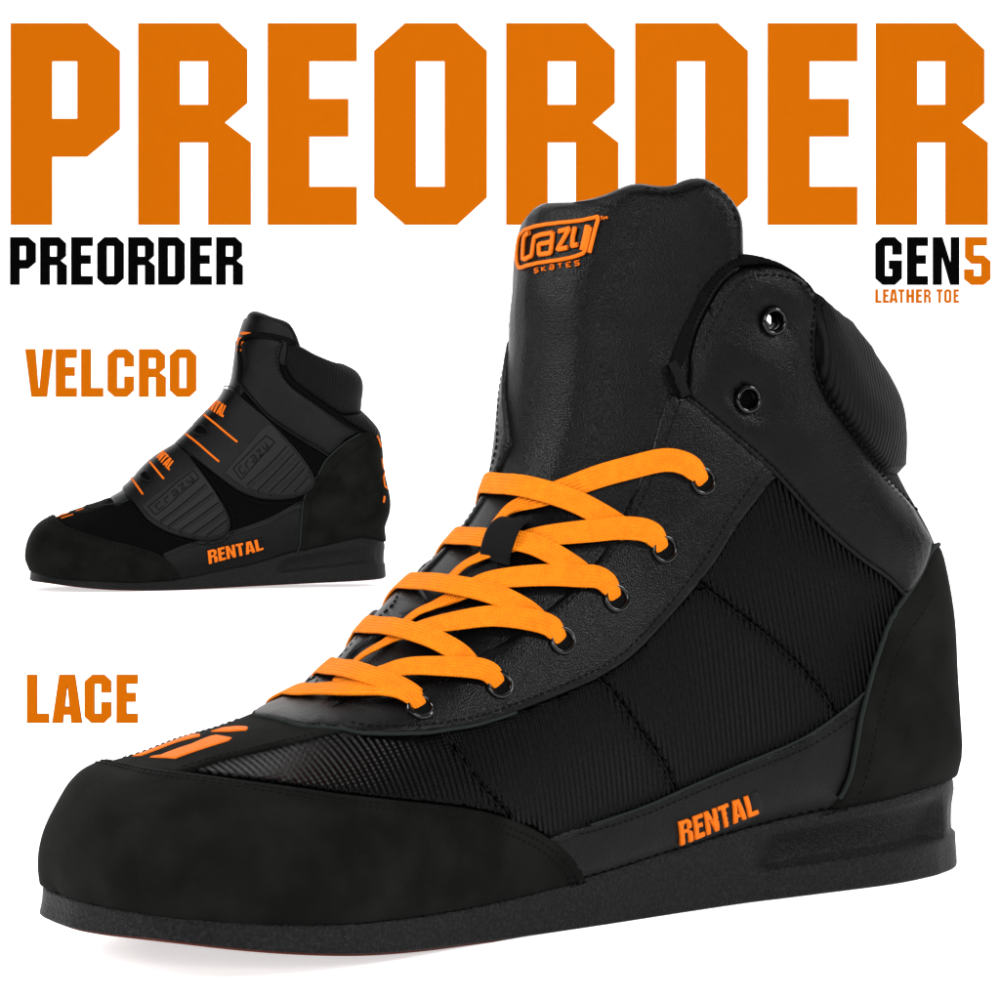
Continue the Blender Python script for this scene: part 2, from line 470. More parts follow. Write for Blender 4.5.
# ------------------------------------------------------------------ block letters (unit cell: height 1)
def GL(ch):
    """returns width, list of loops (outer + holes), y up, from the block alphabet of the backdrop"""
    k = 1/202.0
    s = 42*k            # stem
    c = 28*k            # chamfer y ; x chamfer 30
    cx = 31*k; w = 113*k; b = 38.5*k
    if ch == 'P': return 110*k, [[(0,0),(s,0),(s,.337),(77*k,.337),(110*k,.473),(110*k,.862),(77*k,1),(0,1)],[(s,.527),(s,.81),(67*k,.81),(67*k,.527)]]
    if ch == 'R': return w, [[(0,0),(s,0),(s,.408),(70*k,.408),(70*k,0),(w,0),(w,.408),(87*k,.507),(109.5*k,.604),(109.5*k,.868),(81*k,1),(0,1)],[(s,.596),(s,.81),(70*k,.81),(70*k,.596)]]
    if ch == 'E': return 89.5*k, [[(0,0),(89.5*k,0),(89.5*k,.19),(s,.19),(s,.437),(81*k,.437),(81*k,.625),(s,.625),(s,.81),(89.5*k,.81),(89.5*k,1),(0,1)]]
    if ch == 'O': return w, [[(cx,0),(83*k,0),(w,.136),(w,.862),(83*k,1),(cx,1),(0,.862),(0,.136)],[(s,.19),(s,.81),(70.5*k,.81),(70.5*k,.19)]]
    if ch == 'D': return w, [[(0,0),(83*k,0),(w,.136),(w,.862),(83*k,1),(0,1)],[(s,.19),(s,.81),(70*k,.81),(70*k,.19)]]
    if ch == 'L': return 92*k, [[(0,0),(92*k,0),(92*k,.19),(s,.19),(s,1),(0,1)]]
    if ch == 'V': return 117*k, [[(26*k,0),(93*k,0),(117*k,1),(75*k,1),(60*k,.19),(57*k,.19),(44*k,1),(0,1)]]
    if ch == 'A': return 118*k, [[(0,0),(42*k,0),(46*k,.17),(73*k,.17),(76*k,0),(118*k,0),(90*k,1),(28*k,1)],[(50*k,.34),(59*k,.76),(61*k,.76),(69*k,.34)]]
    if ch == 'C': return w, [[(cx,0),(83*k,0),(w,.136),(w,.43),(71*k,.43),(71*k,.19),(s,.19),(s,.81),(71*k,.81),(71*k,.63),(w,.63),(w,.862),(83*k,1),(cx,1),(0,.862),(0,.136)]]
    if ch == 'G': return w, [[(cx,0),(83*k,0),(w,.136),(w,.515),(57*k,.515),(57*k,.33),(71*k,.33),(71*k,.19),(s,.19),(s,.81),(71*k,.81),(71*k,.63),(w,.63),(w,.862),(83*k,1),(cx,1),(0,.862),(0,.136)]]
    if ch == 'N': return 114*k, [[(0,0),(40*k,0),(40*k,.58),(74*k,0),(114*k,0),(114*k,1),(76*k,1),(76*k,.47),(42*k,1),(0,1)]]
    if ch == '5': return w, [[(cx,0),(83*k,0),(w,.12),(w,.49),(84*k,.62),(s,.62),(s,.82),(98*k,.82),(98*k,1),(4*k,1),(4*k,.57),(cx,.44),(72*k,.44),(72*k,.19),(42*k,.19),(42*k,.33),(0,.33),(0,.12)]]
    if ch == 'T': return 96*k, [[(28*k,0),(68*k,0),(68*k,.81),(96*k,.81),(96*k,1),(0,1),(0,.81),(28*k,.81)]]
    if ch == 'H': return 110*k, [[(0,0),(s,0),(s,.41),(68*k,.41),(68*k,0),(110*k,0),(110*k,1),(68*k,1),(68*k,.6),(s,.6),(s,1),(0,1)]]
    if ch == 'S': return w, [[(cx,0),(83*k,0),(w,.12),(w,.45),(88*k,.58),(s,.70),(s,.82),(71*k,.82),(71*k,.69),(w,.69),(w,.87),(83*k,1),(cx,1),(0,.87),(0,.6),(22*k,.48),(72*k,.36),(72*k,.18),(s,.18),(s,.33),(0,.33),(0,.12)]]
    if ch == 'K': return 112*k, [[(0,0),(s,0),(s,.36),(70*k,0),(112*k,0),(72*k,.5),(110*k,1),(70*k,1),(s,.64),(s,1),(0,1)]]
    if ch == 'Z': return 96*k, [[(0,0),(96*k,0),(96*k,.19),(46*k,.19),(96*k,.78),(96*k,1),(0,1),(0,.81),(50*k,.81),(0,.22)]]
    if ch == 'Y': return 112*k, [[(36*k,0),(76*k,0),(76*k,.42),(112*k,1),(72*k,1),(56*k,.66),(40*k,1),(0,1),(36*k,.42)]]
    if ch == 'M': return 140*k, [[(0,0),(36*k,0),(36*k,.55),(58*k,.1),(82*k,.1),(104*k,.55),(104*k,0),(140*k,0),(140*k,1),(98*k,1),(70*k,.5),(42*k,1),(0,1)]]
    return .3, []

def flat_letter(loops, m, name, parent, D, t):
    """loops in picture px on the plane at distance D; real thickness t"""
    lp = [np.array(l, float) for l in loops]
    pts = np.vstack(lp); edges = []; o = 0
    for l in lp:
        n = len(l); edges += [(o+i, o+(i+1) % n) for i in range(n)]; o += n
    res = delaunay_2d_cdt([Vector(p) for p in pts], edges, [], 0, 1e-6)
    V = np.array([tuple(p) for p in res[0]]); T = np.array([q for q in res[2]])
    T = T[in_poly(V[T].mean(1), lp)]
    W = np.stack([(V[:, 0]-500)*D/FPX, np.full(len(V), D), CAMH-(V[:, 1]-HY)*D/FPX], 1)
    B = W+np.array([0, t, 0]); n = len(V); F = []
    for q in T:
        a, b, c = W[q[0]], W[q[1]], W[q[2]]
        q = tuple(q) if np.cross(b-a, c-a)[1] < 0 else tuple(q[::-1])
        F += [q, tuple(i+n for i in q[::-1])]
    e = set()
    for q in F[::2]:
        for a, b in ((q[0], q[1]), (q[1], q[2]), (q[2], q[0])):
            if (b, a) in e: e.discard((b, a))
            else: e.add((a, b))
    for a, b in e: F.append((b, a, a+n, b+n))
    return link_mesh(name, np.vstack([W, B]), F, m, parent, smooth=False)

def word(text, xs, y0, y1, m, D, t, label, name='lettering', mats=None, split=True, group=None):
    """xs: list of (x_left, x_right) per letter, px"""
    z = CAMH-(y1-HY)*D/FPX
    xm = (xs[0][0]+xs[-1][1])/2
    root = empty(name, ((xm-500)*D/FPX, D, z))
    tag(root, label, 'lettering', group)
    for i, (ch, (a, b)) in enumerate(zip(text, xs)):
        w, loops = GL(ch)
        L = [[(a+(b-a)*x/w, y1+(y0-y1)*y) for x, y in l] for l in loops]
        flat_letter(L, mats[i] if mats else m, 'letter', root, D, t)
    return root

def inset(L, d):
    """shift an open line sideways by d (to its left for d>0) in panel units"""
    L = resample(L, .3); t = np.gradient(L, axis=0); t /= np.maximum(np.linalg.norm(t, axis=1, keepdims=True), 1e-9)
    return L+np.stack([-t[:, 1], t[:, 0]], 1)*d

def both_sides(last, L):
    """line from the lateral side up to the crest, continued down the medial side"""
    L = np.array(L, float); e = last.crest(L[-1, 0])
    keep = L[L[:, 1] > e[1]+.15]
    return np.vstack([keep, [e], last.mir(keep)[::-1]])

def path3(last, pts, hs, smooth=5, extra=None):
    """pixel path with heights -> 3D path and normals"""
    P = np.array([(x, y, h) for (x, y), h in zip(pts, hs)], float)
    q = cr_curve(P, smooth) if smooth else P
    UV = np.array([last.uv(a, b, h) for a, b, h in q]); H = q[:, 2]
    if extra is not None:
        ex = np.array([(UV[-1, 0]+du, UV[-1, 1]+dv, h) for du, dv, h in extra])
        full = cr_curve(np.vstack([np.r_[UV[-1], H[-1]], ex]), 5)[1:]
        UV = np.vstack([UV, full[:, :2]]); H = np.r_[H, full[:, 2]]
    for _ in range(2):
        UV[1:-1] = (UV[:-2]+2*UV[1:-1]+UV[2:])/4
    P = last.ev(UV); N = last.ev(UV, 'N')
    return P+N*H[:, None], N

def merge_parts(parts):
    V = []; F = []; U = []; o = 0
    for v, f, u in parts:
        V.append(v); U.append(u); F += [tuple(int(i)+o for i in q) for q in f]; o += len(v)
    return np.vstack(V), F, np.vstack(U)

class Smap:
    """smooth quadratic map picture -> panel units over a small area"""
    def __init__(self, last, pts, h, pad=0):
        pts = np.array(pts, float); mn, mx = pts.min(0)-pad, pts.max(0)+pad
        self.c = (mn+mx)/2; self.s = np.maximum((mx-mn)/2, 1e-6)
        g = np.array([(x, y) for x in np.linspace(mn[0], mx[0], 7) for y in np.linspace(mn[1], mx[1], 7)])
        ok = []; uv = []
        for p in g:
            a = last.uv(p[0], p[1], h); q = project(last.ev(a)+last.ev(a, 'N')*h)[0]
            if np.abs(q-p).max() < 1.0: ok.append(p); uv.append(a)
        if len(ok) < 12: ok = g; uv = [last.uv(p[0], p[1], h) for p in g]
        self.k = np.linalg.lstsq(self.f(np.array(ok)), np.array(uv), rcond=None)[0]
    def f(self, p):
        q = (p-self.c)/self.s; x, y = q[:, 0], q[:, 1]
        return np.stack([x*0+1, x, y, x*x, x*y, y*y], 1)
    def __call__(self, p): return self.f(np.atleast_2d(np.array(p, float)))@self.k

def strokes(last, name, paths, parent, tr, half, thick, h, m, smooth=0):
    parts = []
    allq = np.array([tr(*a) for p in paths for a in p], float)
    sm = Smap(last, allq, h) if np.ptp(allq, axis=0).min() > 3 else None
    for p in paths:
        q = np.array([tr(*a) for a in p], float)
        if smooth: q = cr_curve(q, smooth)
        q = resample(q, 1.2)
        UV = sm(q) if sm else np.array([last.uv(x, y, h) for x, y in q])
        P = last.ev(UV); N = last.ev(UV, 'N')
        parts.append(sweep(P+N*h, N, half, thick, nseg=8, square=.7))
    return link_mesh(name, *merge_parts(parts)[:2], m, parent, merge_parts(parts)[2])

def surf_letters(last, text, quad, parent, m, h=.15, t=.09, name='letter', gap=.07, widths=None, rnd=.035):
    """block letters laid on the last inside the picture quad BL,BR,TR,TL"""
    BL, BR, TR, TL = [np.array(q, float) for q in quad]
    W = [GL(c)[0] for c in text]; tot = sum(W)+gap*(len(text)-1); x = 0; parts = []; sm = Smap(last, quad, h)
    for ch, w in zip(text, W):
        for_loops = []
        for l in GL(ch)[1]:
            pts = []
            for a, b in l:
                s = (x+a)/tot
                q = (BL*(1-s)+BR*s)*(1-b)+(TL*(1-s)+TR*s)*b
                pts.append(sm(q)[0])
            for_loops.append(np.array(pts))
        parts.append(tri_panel(last, for_loops, h, h-t, rnd, .12, sharp=True)); x += w+gap
    V, F, U = merge_parts(parts)
    return link_mesh(name, V, F, m, parent, U)

def eyelet(last, name, uv, parent, R=.47, r=.30, h=.2, hole=True):
    p = last.ev(uv)[0]; n = last.ev(uv, 'N')[0]
    a = np.cross(n, [0, 0, 1.]); a /= np.linalg.norm(a); b = np.cross(n, a)
    prof = [(R, h-.12), (R, h-.02), (R-.03, h+.05), ((R+r)/2, h+.09), (r+.03, h+.05), (r, h-.02), (r, h-.25)]
    V = []; F = []; n_ = 32
    for rr, hh in prof:
        for k in range(n_):
            t = 2*math.pi*k/n_; V.append(p+n*hh+(a*math.cos(t)+b*math.sin(t))*rr)
    for i in range(len(prof)-1):
        for k in range(n_):
            F.append((i*n_+k, i*n_+(k+1) % n_, (i+1)*n_+(k+1) % n_, (i+1)*n_+k))
    return link_mesh(name, np.array(V), F, M['eyelet'], parent)

def disc(last, uv, r, h):
    p = last.ev(uv)[0]; n = last.ev(uv, 'N')[0]
    a = np.cross(n, [0, 0, 1.]); a /= np.linalg.norm(a); b = np.cross(n, a)
    V = [p+n*h]+[p+n*h+(a*math.cos(t)+b*math.sin(t))*r for t in np.linspace(0, 2*math.pi, 25)[:-1]]
    return np.array(V), [(0, 1+k, 1+(k+1) % 24) for k in range(24)], np.zeros((25, 2))

def make_sole(last, parent, groove=True):
    """cup sole: side wall with welt, scooped heel channel and a thin outsole"""
    n = 16*NU+1
    lat = np.array([last.P[i, -1] for i in range(n)]); med = np.array([last.P[i, 0] for i in range(n)])[::-1]
    xb = np.r_[last.B[:n, -1, 0], last.B[:n, 0, 0][::-1][1:-1]]; zb = np.r_[last.B[:n, -1, 2], last.B[:n, 0, 2][::-1][1:-1]]
    O = np.vstack([lat, med[1:-1]])
    # even spacing round the loop
    C = np.vstack([O, O[:1]]); X = np.r_[xb, xb[:1]]; Z = np.r_[zb, zb[:1]]
    d = np.r_[0, np.cumsum(np.linalg.norm(np.diff(C[:, :2], axis=0), axis=1))]
    m = 420; t = np.linspace(0, d[-1], m+1)[:-1]
    C = np.stack([np.interp(t, d, C[:, k]) for k in range(3)], 1); X = np.interp(t, d, X); Z = np.interp(t, d, Z)
    for _ in range(6):
        C = (np.roll(C, 1, 0)+2*C+np.roll(C, -1, 0))/4
    tt = np.roll(C, -3, 0)-np.roll(C, 3, 0); nn = np.stack([tt[:, 1], -tt[:, 0]], 1); nn /= np.linalg.norm(nn, axis=1, keepdims=True)
    cen = C[:, :2].mean(0)
    if ((C[:, :2]-cen)*nn).sum() < 0: nn = -nn
    spring = 1.25*np.clip((X-18)/15, 0, 1)**2
    top = C[:, 2]; sc = last.sc
    bot = spring*sc*last.sz - (X-last.piv)*sc*math.sin(last.pitch)
    bot = np.maximum(bot, 0.0)
    sm = lambda a, b, x: np.clip((x-a)/(b-a), 0, 1)**2*(3-2*np.clip((x-a)/(b-a), 0, 1))
    mask = sm(10.5, 9.0, X)*sm(.6, 1.3, X)*1.0 + .25*sm(.35, -.2, X) if groove else 0*X
    rings = [(-.03, -.6), (0.0, -.25), (.0, .0), (.012, .06), (.05, .12), (.14, .15), (.2, .15), (.28, .155), (.36, .16), (.44, .165), (.52, .17), (.58, .175), (.62, .185), (.66, .19), (.74, .2), (.86, .225), (.96, .24), (.985, .22), (1.0, .16)]
    gr = {.2: .10, .28: .28, .36: .40, .44: .46, .52: .48, .58: .44, .62: .04, .66: .0}
    V = []; U = []
    s = np.linspace(0, 1, m)*90
    for g, o in rings:
        oo = (o-gr.get(g, 0)*mask + mask*.05*(g > .6))*sc
        z = top*(1-g)+bot*g
        if g < 0: z = top+.0
        V.append(np.c_[C[:, :2]+nn*oo[:, None] if np.ndim(oo) else C[:, :2]+nn*oo, z]); U.append(np.c_[s, z])
    k = len(rings); F = []
    for i in range(k-1):
        for j in range(m): F.append((i*m+j, i*m+(j+1) % m, (i+1)*m+(j+1) % m, (i+1)*m+j))
    F.append(tuple(range(m))[::-1]); F.append(tuple(range((k-1)*m, k*m)))
    V = np.vstack(V); V[:, 2] += .06*(V[:, 2] < 0)
    o = link_mesh('sole', V, F, M['rubber'], parent, np.vstack(U))
    # thin tread sheet under the side wall
    a = np.c_[C[:, :2]+nn*.10*sc, bot+.03]; b = np.c_[C[:, :2]+nn*.06*sc, np.maximum(bot-.07, 0.0)]
    F = [(j, (j+1) % m, (j+1) % m+m, j+m) for j in range(m)]+[tuple(range(m))[::-1], tuple(range(m, 2*m))]
    link_mesh('outsole', np.vstack([a, b]), F, M['outsole'], parent)
    return o

def toward(L, ref, d):
    a, b = inset(L, d), inset(L, -d); r = np.array(ref)
    return a if np.linalg.norm(a.mean(0)-r) < np.linalg.norm(b.mean(0)-r) else b

# ================================================================== BIG LACED BOOT
A = Last(34, 15.0, 112.67)
TA = [ # x, y, outward normal, window px
 (41,875,-1,0,8),(41,860,-1,0,8),(54,813,-1,-.4,8),(72,784,-.8,-.7,8),(92,766,-.6,-1,8),(120,759,-.3,-1,8),(150,748,-.4,-1,8),(179,738,-.4,-1,8),
 (213,727,-.4,-1,8),(240,718,-.45,-1,8),(278,702,-.5,-1,8),(318,680,-.7,-1,8),(360,636,-.9,-.9,8),(405,588,-.9,-.9,8),(450,546,-.9,-.8,8),
 (480,505,-1,-.5,8),(494,462,-1,-.1,8),(499,420,-1,-.1,8),(505,370,-1,-.05,8),(509,320,-1,-.05,8),(513,270,-1,-.05,8),(516,236,-1,-.1,8),(522,210,-1,-.1,8),(525,190,-1,-.1,8),
 (893,429,1,0,8),(886,400,1,-.2,8),(868,358,1,-.5,8),(843,314,.8,-.8,8),(897,462,1,.3,8),(908,490,1,-.3,8),
 (936,544,1,-.3,8),(949,600,1,-.2,8),(954,662,1,-.1,8),(957,701,1,0,8),(959,750,1,0,8),(954,775,1,.3,8),
]
ANC = [(420,924),(520,908),(620,890),(720,855),(820,825),(200,915),(100,903),(780,500),(700,640),(600,700),(400,820)]
A.warp(TA, 45, iters=4, anchors=ANC)
A.c  # lacing offset curve

bootA = empty('laced_boot', (2, 103, 0))
tag(bootA, 'large black high-top boot with flat orange laces and ribbed side panels, standing at the front', 'boot')
make_sole(A, bootA)

# ---- toe cap
cap_px = [(590,905),(589,891),(583,870),(566,849),(536,829),(500,815),(464,807),(392,798),(340,792),(306,787),(252,780),(202,773),(150,766)]
cap = pxs(A, cap_px, 4, .2); cap[0, 1] = 12.0; cap[:, 1] = np.minimum(cap[:, 1], 12.0)
capB = both_sides(A, cap)
panel(A, 'toe_cap', [np.vstack([capB, [(capB[-1, 0], -12.0), (.03, -12.0), (.03, 12.0), (capB[0, 0], 12.0)]])], M['suede'], bootA, hi=.22, lo=-.05, rnd=.12, mirror=False, openv=lambda q: q[0] < .2)
for d, nm in ((-.30, 'stitching'), (-.52, 'stitching')):
    for sgn in (1,):
        st = inset(capB, -d); st2 = inset(capB, d)
        st = st if st[:, 0].mean() < st2[:, 0].mean() else st2
        stitches(A, nm, [st], bootA, h=.215, mirror=False, length=.16, gap=.08, rad=.03)

# ---- vamp strip with the two orange bars
strip = pxs(A, [(174,772),(200,765),(228,757),(269,747.5),(300,740),(330,733),(372,724)], 3, .12)
e0 = A.crest(strip[0, 0]-.6); e1 = A.crest(strip[-1, 0]+.3)
stripL = np.vstack([[e0], strip, [e1]])
panel(A, 'vamp_strip', [np.vstack([stripL, A.mir(strip)[::-1]])], M['suede'], bootA, hi=.13, rnd=.06, mirror=False)
stitches(A, 'stitching', [toward(strip[1:-4], A.crest(strip[4, 0]), .24)], bootA, h=.13, length=.14, gap=.1, rad=.025)
T8 = lambda x, y: (120+x/5.556, 680+y/5.556)
def px_poly(last, pts, tr, h): return np.array([last.uv(*tr(x, y), h) for x, y in pts])
T2 = lambda x, y: (125+x/7.69, 715+y/7.69)
bars = [[(85,314),(190,312),(300,264),(430,208),(592,158),(584,142),(505,143),(380,188),(230,252)],
        [(225,326),(360,326),(560,256),(785,186),(806,164),(700,150),(640,172),(520,224),(290,312)],
        [(655,120),(735,88),(850,80),(952,90),(925,112),(800,118)]]
bm_ = Smap(A, [T2(*p) for b in bars for p in b], .16)
for bpoly in bars:
    v, f, u = tri_panel(A, [np.array([bm_(T2(x, y))[0] for x, y in bpoly])], .165, .08, .03, .15, sharp=True)
    link_mesh('embroidery', v, f, M['thread_orange'], bootA, u)

# ---- ribbed mesh side, in four pieces joined by stitched seams
eyeo_px = [(300,725),(342,728),(360,732),(392,733),(428,732),(448,729),(482,723),(536,705),(590,683),(603,676),(626,662),(650,640),(686,600),(715,564),(740,524),(772,483)]
eyeo = pxs(A, eyeo_px, 3, .18)
seam_px = [(687,397),(716,421),(748,448),(780,477),(820,522),(860,557),(888,577),(906,596)]
seam = pxs(A, seam_px, 3, .18)
fox_px = [(556,832),(590,825),(644,807),(687,788),(748,762),(802,739),(842,712),(872,686)]
fox = pxs(A, fox_px, 3, .12)
hc_px = [(813,827),(834,806),(849,780),(856,748),(861,719),(870,683),(877,658),(891,618),(906,596),(920,575),(929,555),(938,541)]
hc = pxs(A, hc_px, 3, .2)
def seg(L, a, b):
    """piece of a UV line between the points nearest two pixels"""
    Q = project(A.ev(L)+A.ev(L, 'N')*.15); i = int(np.argmin(((Q-a)**2).sum(1))); j = int(np.argmin(((Q-b)**2).sum(1)))
    return L[i:j+1] if i <= j else L[j:i+1][::-1]
s1 = pxs(A, [(440,722),(446,735),(464,759),(482,784),(507,811),(512,822)], 3, .1)
s2 = pxs(A, [(598,674),(614,690),(632,716),(654,746),(668,768),(680,798)], 3, .1)
s3 = pxs(A, [(700,580),(729,604),(762,629),(794,658),(826,694),(838,716)], 3, .1)
def mesh_piece(L, direction, mname, k=1.0):
    oo = panel(A, mname, [L], M['mesh'], bootA, hi=.07, lo=-.06, rnd=.05)
    for o in oo:
     uvl = o.data.uv_layers[0].data
     a = np.zeros(len(uvl)*2, dtype=np.float32); uvl.foreach_get('uv', a); a = a.reshape(-1, 2)
     r = np.array(direction, float); r /= np.linalg.norm(r); n = np.array([r[1], -r[0]])
     b = (np.stack([a@n, a@r], 1)*k).astype(np.float32); uvl.foreach_set('uv', b.ravel())
lowcap = pxs(A, [(192,768),(230,773),(260,777),(306,784),(340,790),(392,797),(464,806),(500,814),(512,818)], 3, .1)
midcap = pxs(A, [(512,818),(536,826),(570,848),(580,850)], 3, .1)
front = np.vstack([pxs(A, [(200,766),(230,757),(269,748),(300,740),(342,726)], 3, .1), seg(eyeo, (360,732), (440,730)), s1[1:-1], lowcap[::-1][1:]])
mesh_piece(front, (-.10, -1), 'mesh_panel', .95)
mesh_piece(np.vstack([s1[::-1], seg(eyeo, (448,729), (596,680)), s2[1:], pxs(A, [(644,812),(590,832),(566,846),(536,828)], 3, .1)]), (-.10, -1), 'mesh_panel')
mesh_piece(np.vstack([s2[::-1], seg(eyeo, (606,676), (698,586)), s3[1:], pxs(A, [(802,744),(748,768),(700,790)], 3, .1)]), (-.12, -1), 'mesh_panel')
mesh_piece(np.vstack([s3[::-1], seg(eyeo, (706,576), (768,488)), seg(seam, (780,477), (900,592)), pxs(A, [(893,625),(880,668),(866,695),(848,712)], 3, .1)]), (-.22, -1), 'mesh_panel')
for s in (s1, s2, s3):
    stitches(A, 'stitching', [inset(s, .10), inset(s, -.10)], bootA, h=.085, length=.15, gap=.08, rad=.028)

# ---- side leather with the word on it
bx = [float(hc[0, 0]), float(cap[0, 0])]
foxL = np.vstack([[(cap[0, 0]-2, 12.0)], pxs(A, [(560,872),(548,838)], 0, .1), fox[1:], seg(hc, (870,683), (822,818))+np.array([.15, .3])])
panel(A, 'side_leather', [np.vstack([foxL, [(bx[0]+1.2, 12.0)]])], M['leather'], bootA, hi=.13, rnd=.06, openv=OPEN)
cord(A, 'edge_piping', fox[3:], bootA, h=.125, r=.045, m=M['edge'])
stitches(A, 'stitching', [inset(fox[2:], -.22) if inset(fox[2:], -.22)[:, 1].mean() > fox[2:][:, 1].mean() else inset(fox[2:], .22)], bootA, h=.135, length=.16, gap=.1, rad=.02)
T7 = lambda x, y: (660+x/5, 770+y/5)
panel(A, 'word_patch', [px_poly(A, [(80,238),(290,170),(488,92),(520,232),(310,315),(96,408)], T7, .13)], M['leather'], bootA, hi=.145, lo=.05, rnd=.04, mirror=False, step=.25)
surf_letters(A, 'RENTAL', [T7(105,384), T7(497,222), T7(474,118), T7(98,262)], bootA, M['thread_orange'], h=.21, t=.1, name='word_rental', gap=.05)

# ---- heel counter
rear_top = float(hc[-1, 0])+.6
hcL = np.vstack([[(hc[0, 0], 12.0)], hc, [(rear_top, 12.0)]])
panel(A, 'heel_counter', [hcL], M['suede'], bootA, hi=.25, lo=-.05, rnd=.16, openv=OPEN)
cord(A, 'edge_piping', hc[hc[:, 1] < 11.75], bootA, h=.20, r=.085, m=M['edge'])
stitches(A, 'stitching', [toward(hc[1:-6], A.uv(930, 690), .38)], bootA, h=.25, length=.16, gap=.1, rad=.022)

# ---- facing (eyestay), one piece round the throat
thr_px = [(345,700),(390,694),(430,681),(470,660),(505,640),(545,611),(582,578),(607,546),(627,508),(640,480),(652,450),(661,418),(670,392)]
thr = pxs(A, thr_px, 3, .2)
et = A.crest(thr[0, 0]-.35); bot = pxs(A, [(226,723),(246,720.5),(269,721),(285,723)], 0, .15)
eb = (bot[0, 0], bot[0, 1]-.4)
low = np.vstack([bot, eyeo]); low = low[low[:, 1] > A.crest(13.5)[1]+.12]; low = np.vstack([[A.crest(low[0, 0]-.05)], low])
half = np.vstack([low, [seam[4], seam[2], seam[0]], thr[::-1], [et]])
inner_m = A.mir(thr)
loop = np.vstack([low, seam[:10][::-1], thr[::-1], [et], A.mir(thr), A.mir(seam[:10]), A.mir(low[1:])[::-1]])
panel(A, 'lace_facing', [loop], M['leather'], bootA, hi=.20, lo=-.03, rnd=.11, mirror=False, bulge=.05, bw=.8)
eo2 = eyeo[3:]
mid_face = np.array(A.uv(560, 665))
stitches(A, 'stitching', [min((inset(eo2, .27), inset(eo2, -.27)), key=lambda l: l[:, 1].mean())], bootA, h=.235, length=.17, gap=.08, rad=.03)
stitches(A, 'stitching', [max((inset(thr, .28), inset(thr, -.28)), key=lambda l: l[:, 1].mean())], bootA, h=.235, length=.17, gap=.08, rad=.028)
cord(A, 'edge_piping', np.vstack([low[:22]]), bootA, h=.14, r=.06, m=M['edge'])

# ---- padded ankle flap
fl_px = [(690,356),(697,330),(708,307),(724,282),(744,268),(775,266),(798,274),(813,288),(819,303),(818,339),(820,371),(831,400),(852,429),(874,458),(892,480),(914,505),(927,529),(934,539)]
fl = pxs(A, fl_px, 4, .3)
ey_uv = {n: A.uv(x, y, .3) for n, (x, y) in dict(e7=(747,399), e8=(772.5,321)).items()}
def circ(uv, r, n=16):
    """circle of r cm on the last, as a UV loop"""
    uv = np.array(uv, float); p = A.ev(uv)[0]
    du = (A.ev(uv+[.2, 0])[0]-p)/.2; dv = (A.ev(uv+[0, .2])[0]-p)/.2
    J = np.stack([du, dv], 1); n_ = A.ev(uv, 'N')[0]; a = np.cross(n_, [0, 0, 1.]); a /= np.linalg.norm(a); b = np.cross(n_, a)
    return np.array([uv+np.linalg.lstsq(J, (a*math.cos(t)+b*math.sin(t))*r, rcond=None)[0] for t in np.linspace(0, 2*math.pi, n+1)[:-1]])
flL = np.vstack([fl, seg(seam, (906,596), (687,397))])
panel(A, 'ankle_flap', [flL, circ(ey_uv['e7'], .27), circ(ey_uv['e8'], .27)], M['leather'], bootA, hi=.20, lo=-.12, rnd=.14, bulge=.30, bw=1.8)
cord(A, 'seam_binding', seam, bootA, h=.17, r=.10, m=M['leather'], flat=.9)
stitches(A, 'stitching', [toward(seam, A.uv(760, 400), .24)], bootA, h=.27, length=.17, gap=.08, rad=.03)
stitches(A, 'stitching', [toward(fl[2:-8], A.uv(760, 400), .24)], bootA, h=.38, length=.17, gap=.09, rad=.028)
bind = pxs(A, [(672,392),(670,366),(676,343),(689,313),(701,289),(716,270),(734,258),(752,254),(784,262),(812,282),(822,300)], 4, .25)
panel(A, 'flap_binding', [np.vstack([bind, fl[:34][::-1]])], M['lining'], bootA, hi=.24, lo=-.35, rnd=.14)
# loose end of webbing at the corner of the flap
p3, n3 = path3(A, [(672,362),(677,372),(682,384),(686,396)], [.28, .34, .36, .3], 4)
v, f, u = sweep(p3, n3, .16, .05); link_mesh('webbing_end', v, f, M['webbing'], bootA, u)

# ---- knitted collar roll
U_rim, U_low = 48.6, 46.0
rim = pxs(A, [(806,279),(842,314),(866,352)], 5, .2)
colL = np.vstack([rim, [(48.9, 11.4), (U_rim, 12.0), (U_low, 12.0)], seg(fl, (888,475), (816,296))])
panel(A, 'collar', [colL], M['knit'], bootA, hi=.22, lo=-.7, rnd=.30, bulge=.42, bw=1.5, openv=OPEN, step=.25)
low_col = np.vstack([[(U_low+.2, 12.0)], [(42.0, 12.0)], seg(fl, (938,541), (884,470))])
panel(A, 'collar', [low_col], M['knit'], bootA, hi=.08, lo=-.3, rnd=.12, openv=OPEN, step=.25)

# ---- lining shell under everything
lin = np.vstack([[A.crest(.12)], [A.crest(thr[0, 0]-.8)], thr, bind[:30], rim, [(48.6, 11.6), (48.0, 12.0), (.12, 12.0)]])
panel(A, 'lining', [lin, circ(ey_uv['e8'], .3)], M['lining'], bootA, hi=-.06, lo=-.28, rnd=.08, openv=OPEN, step=.45)

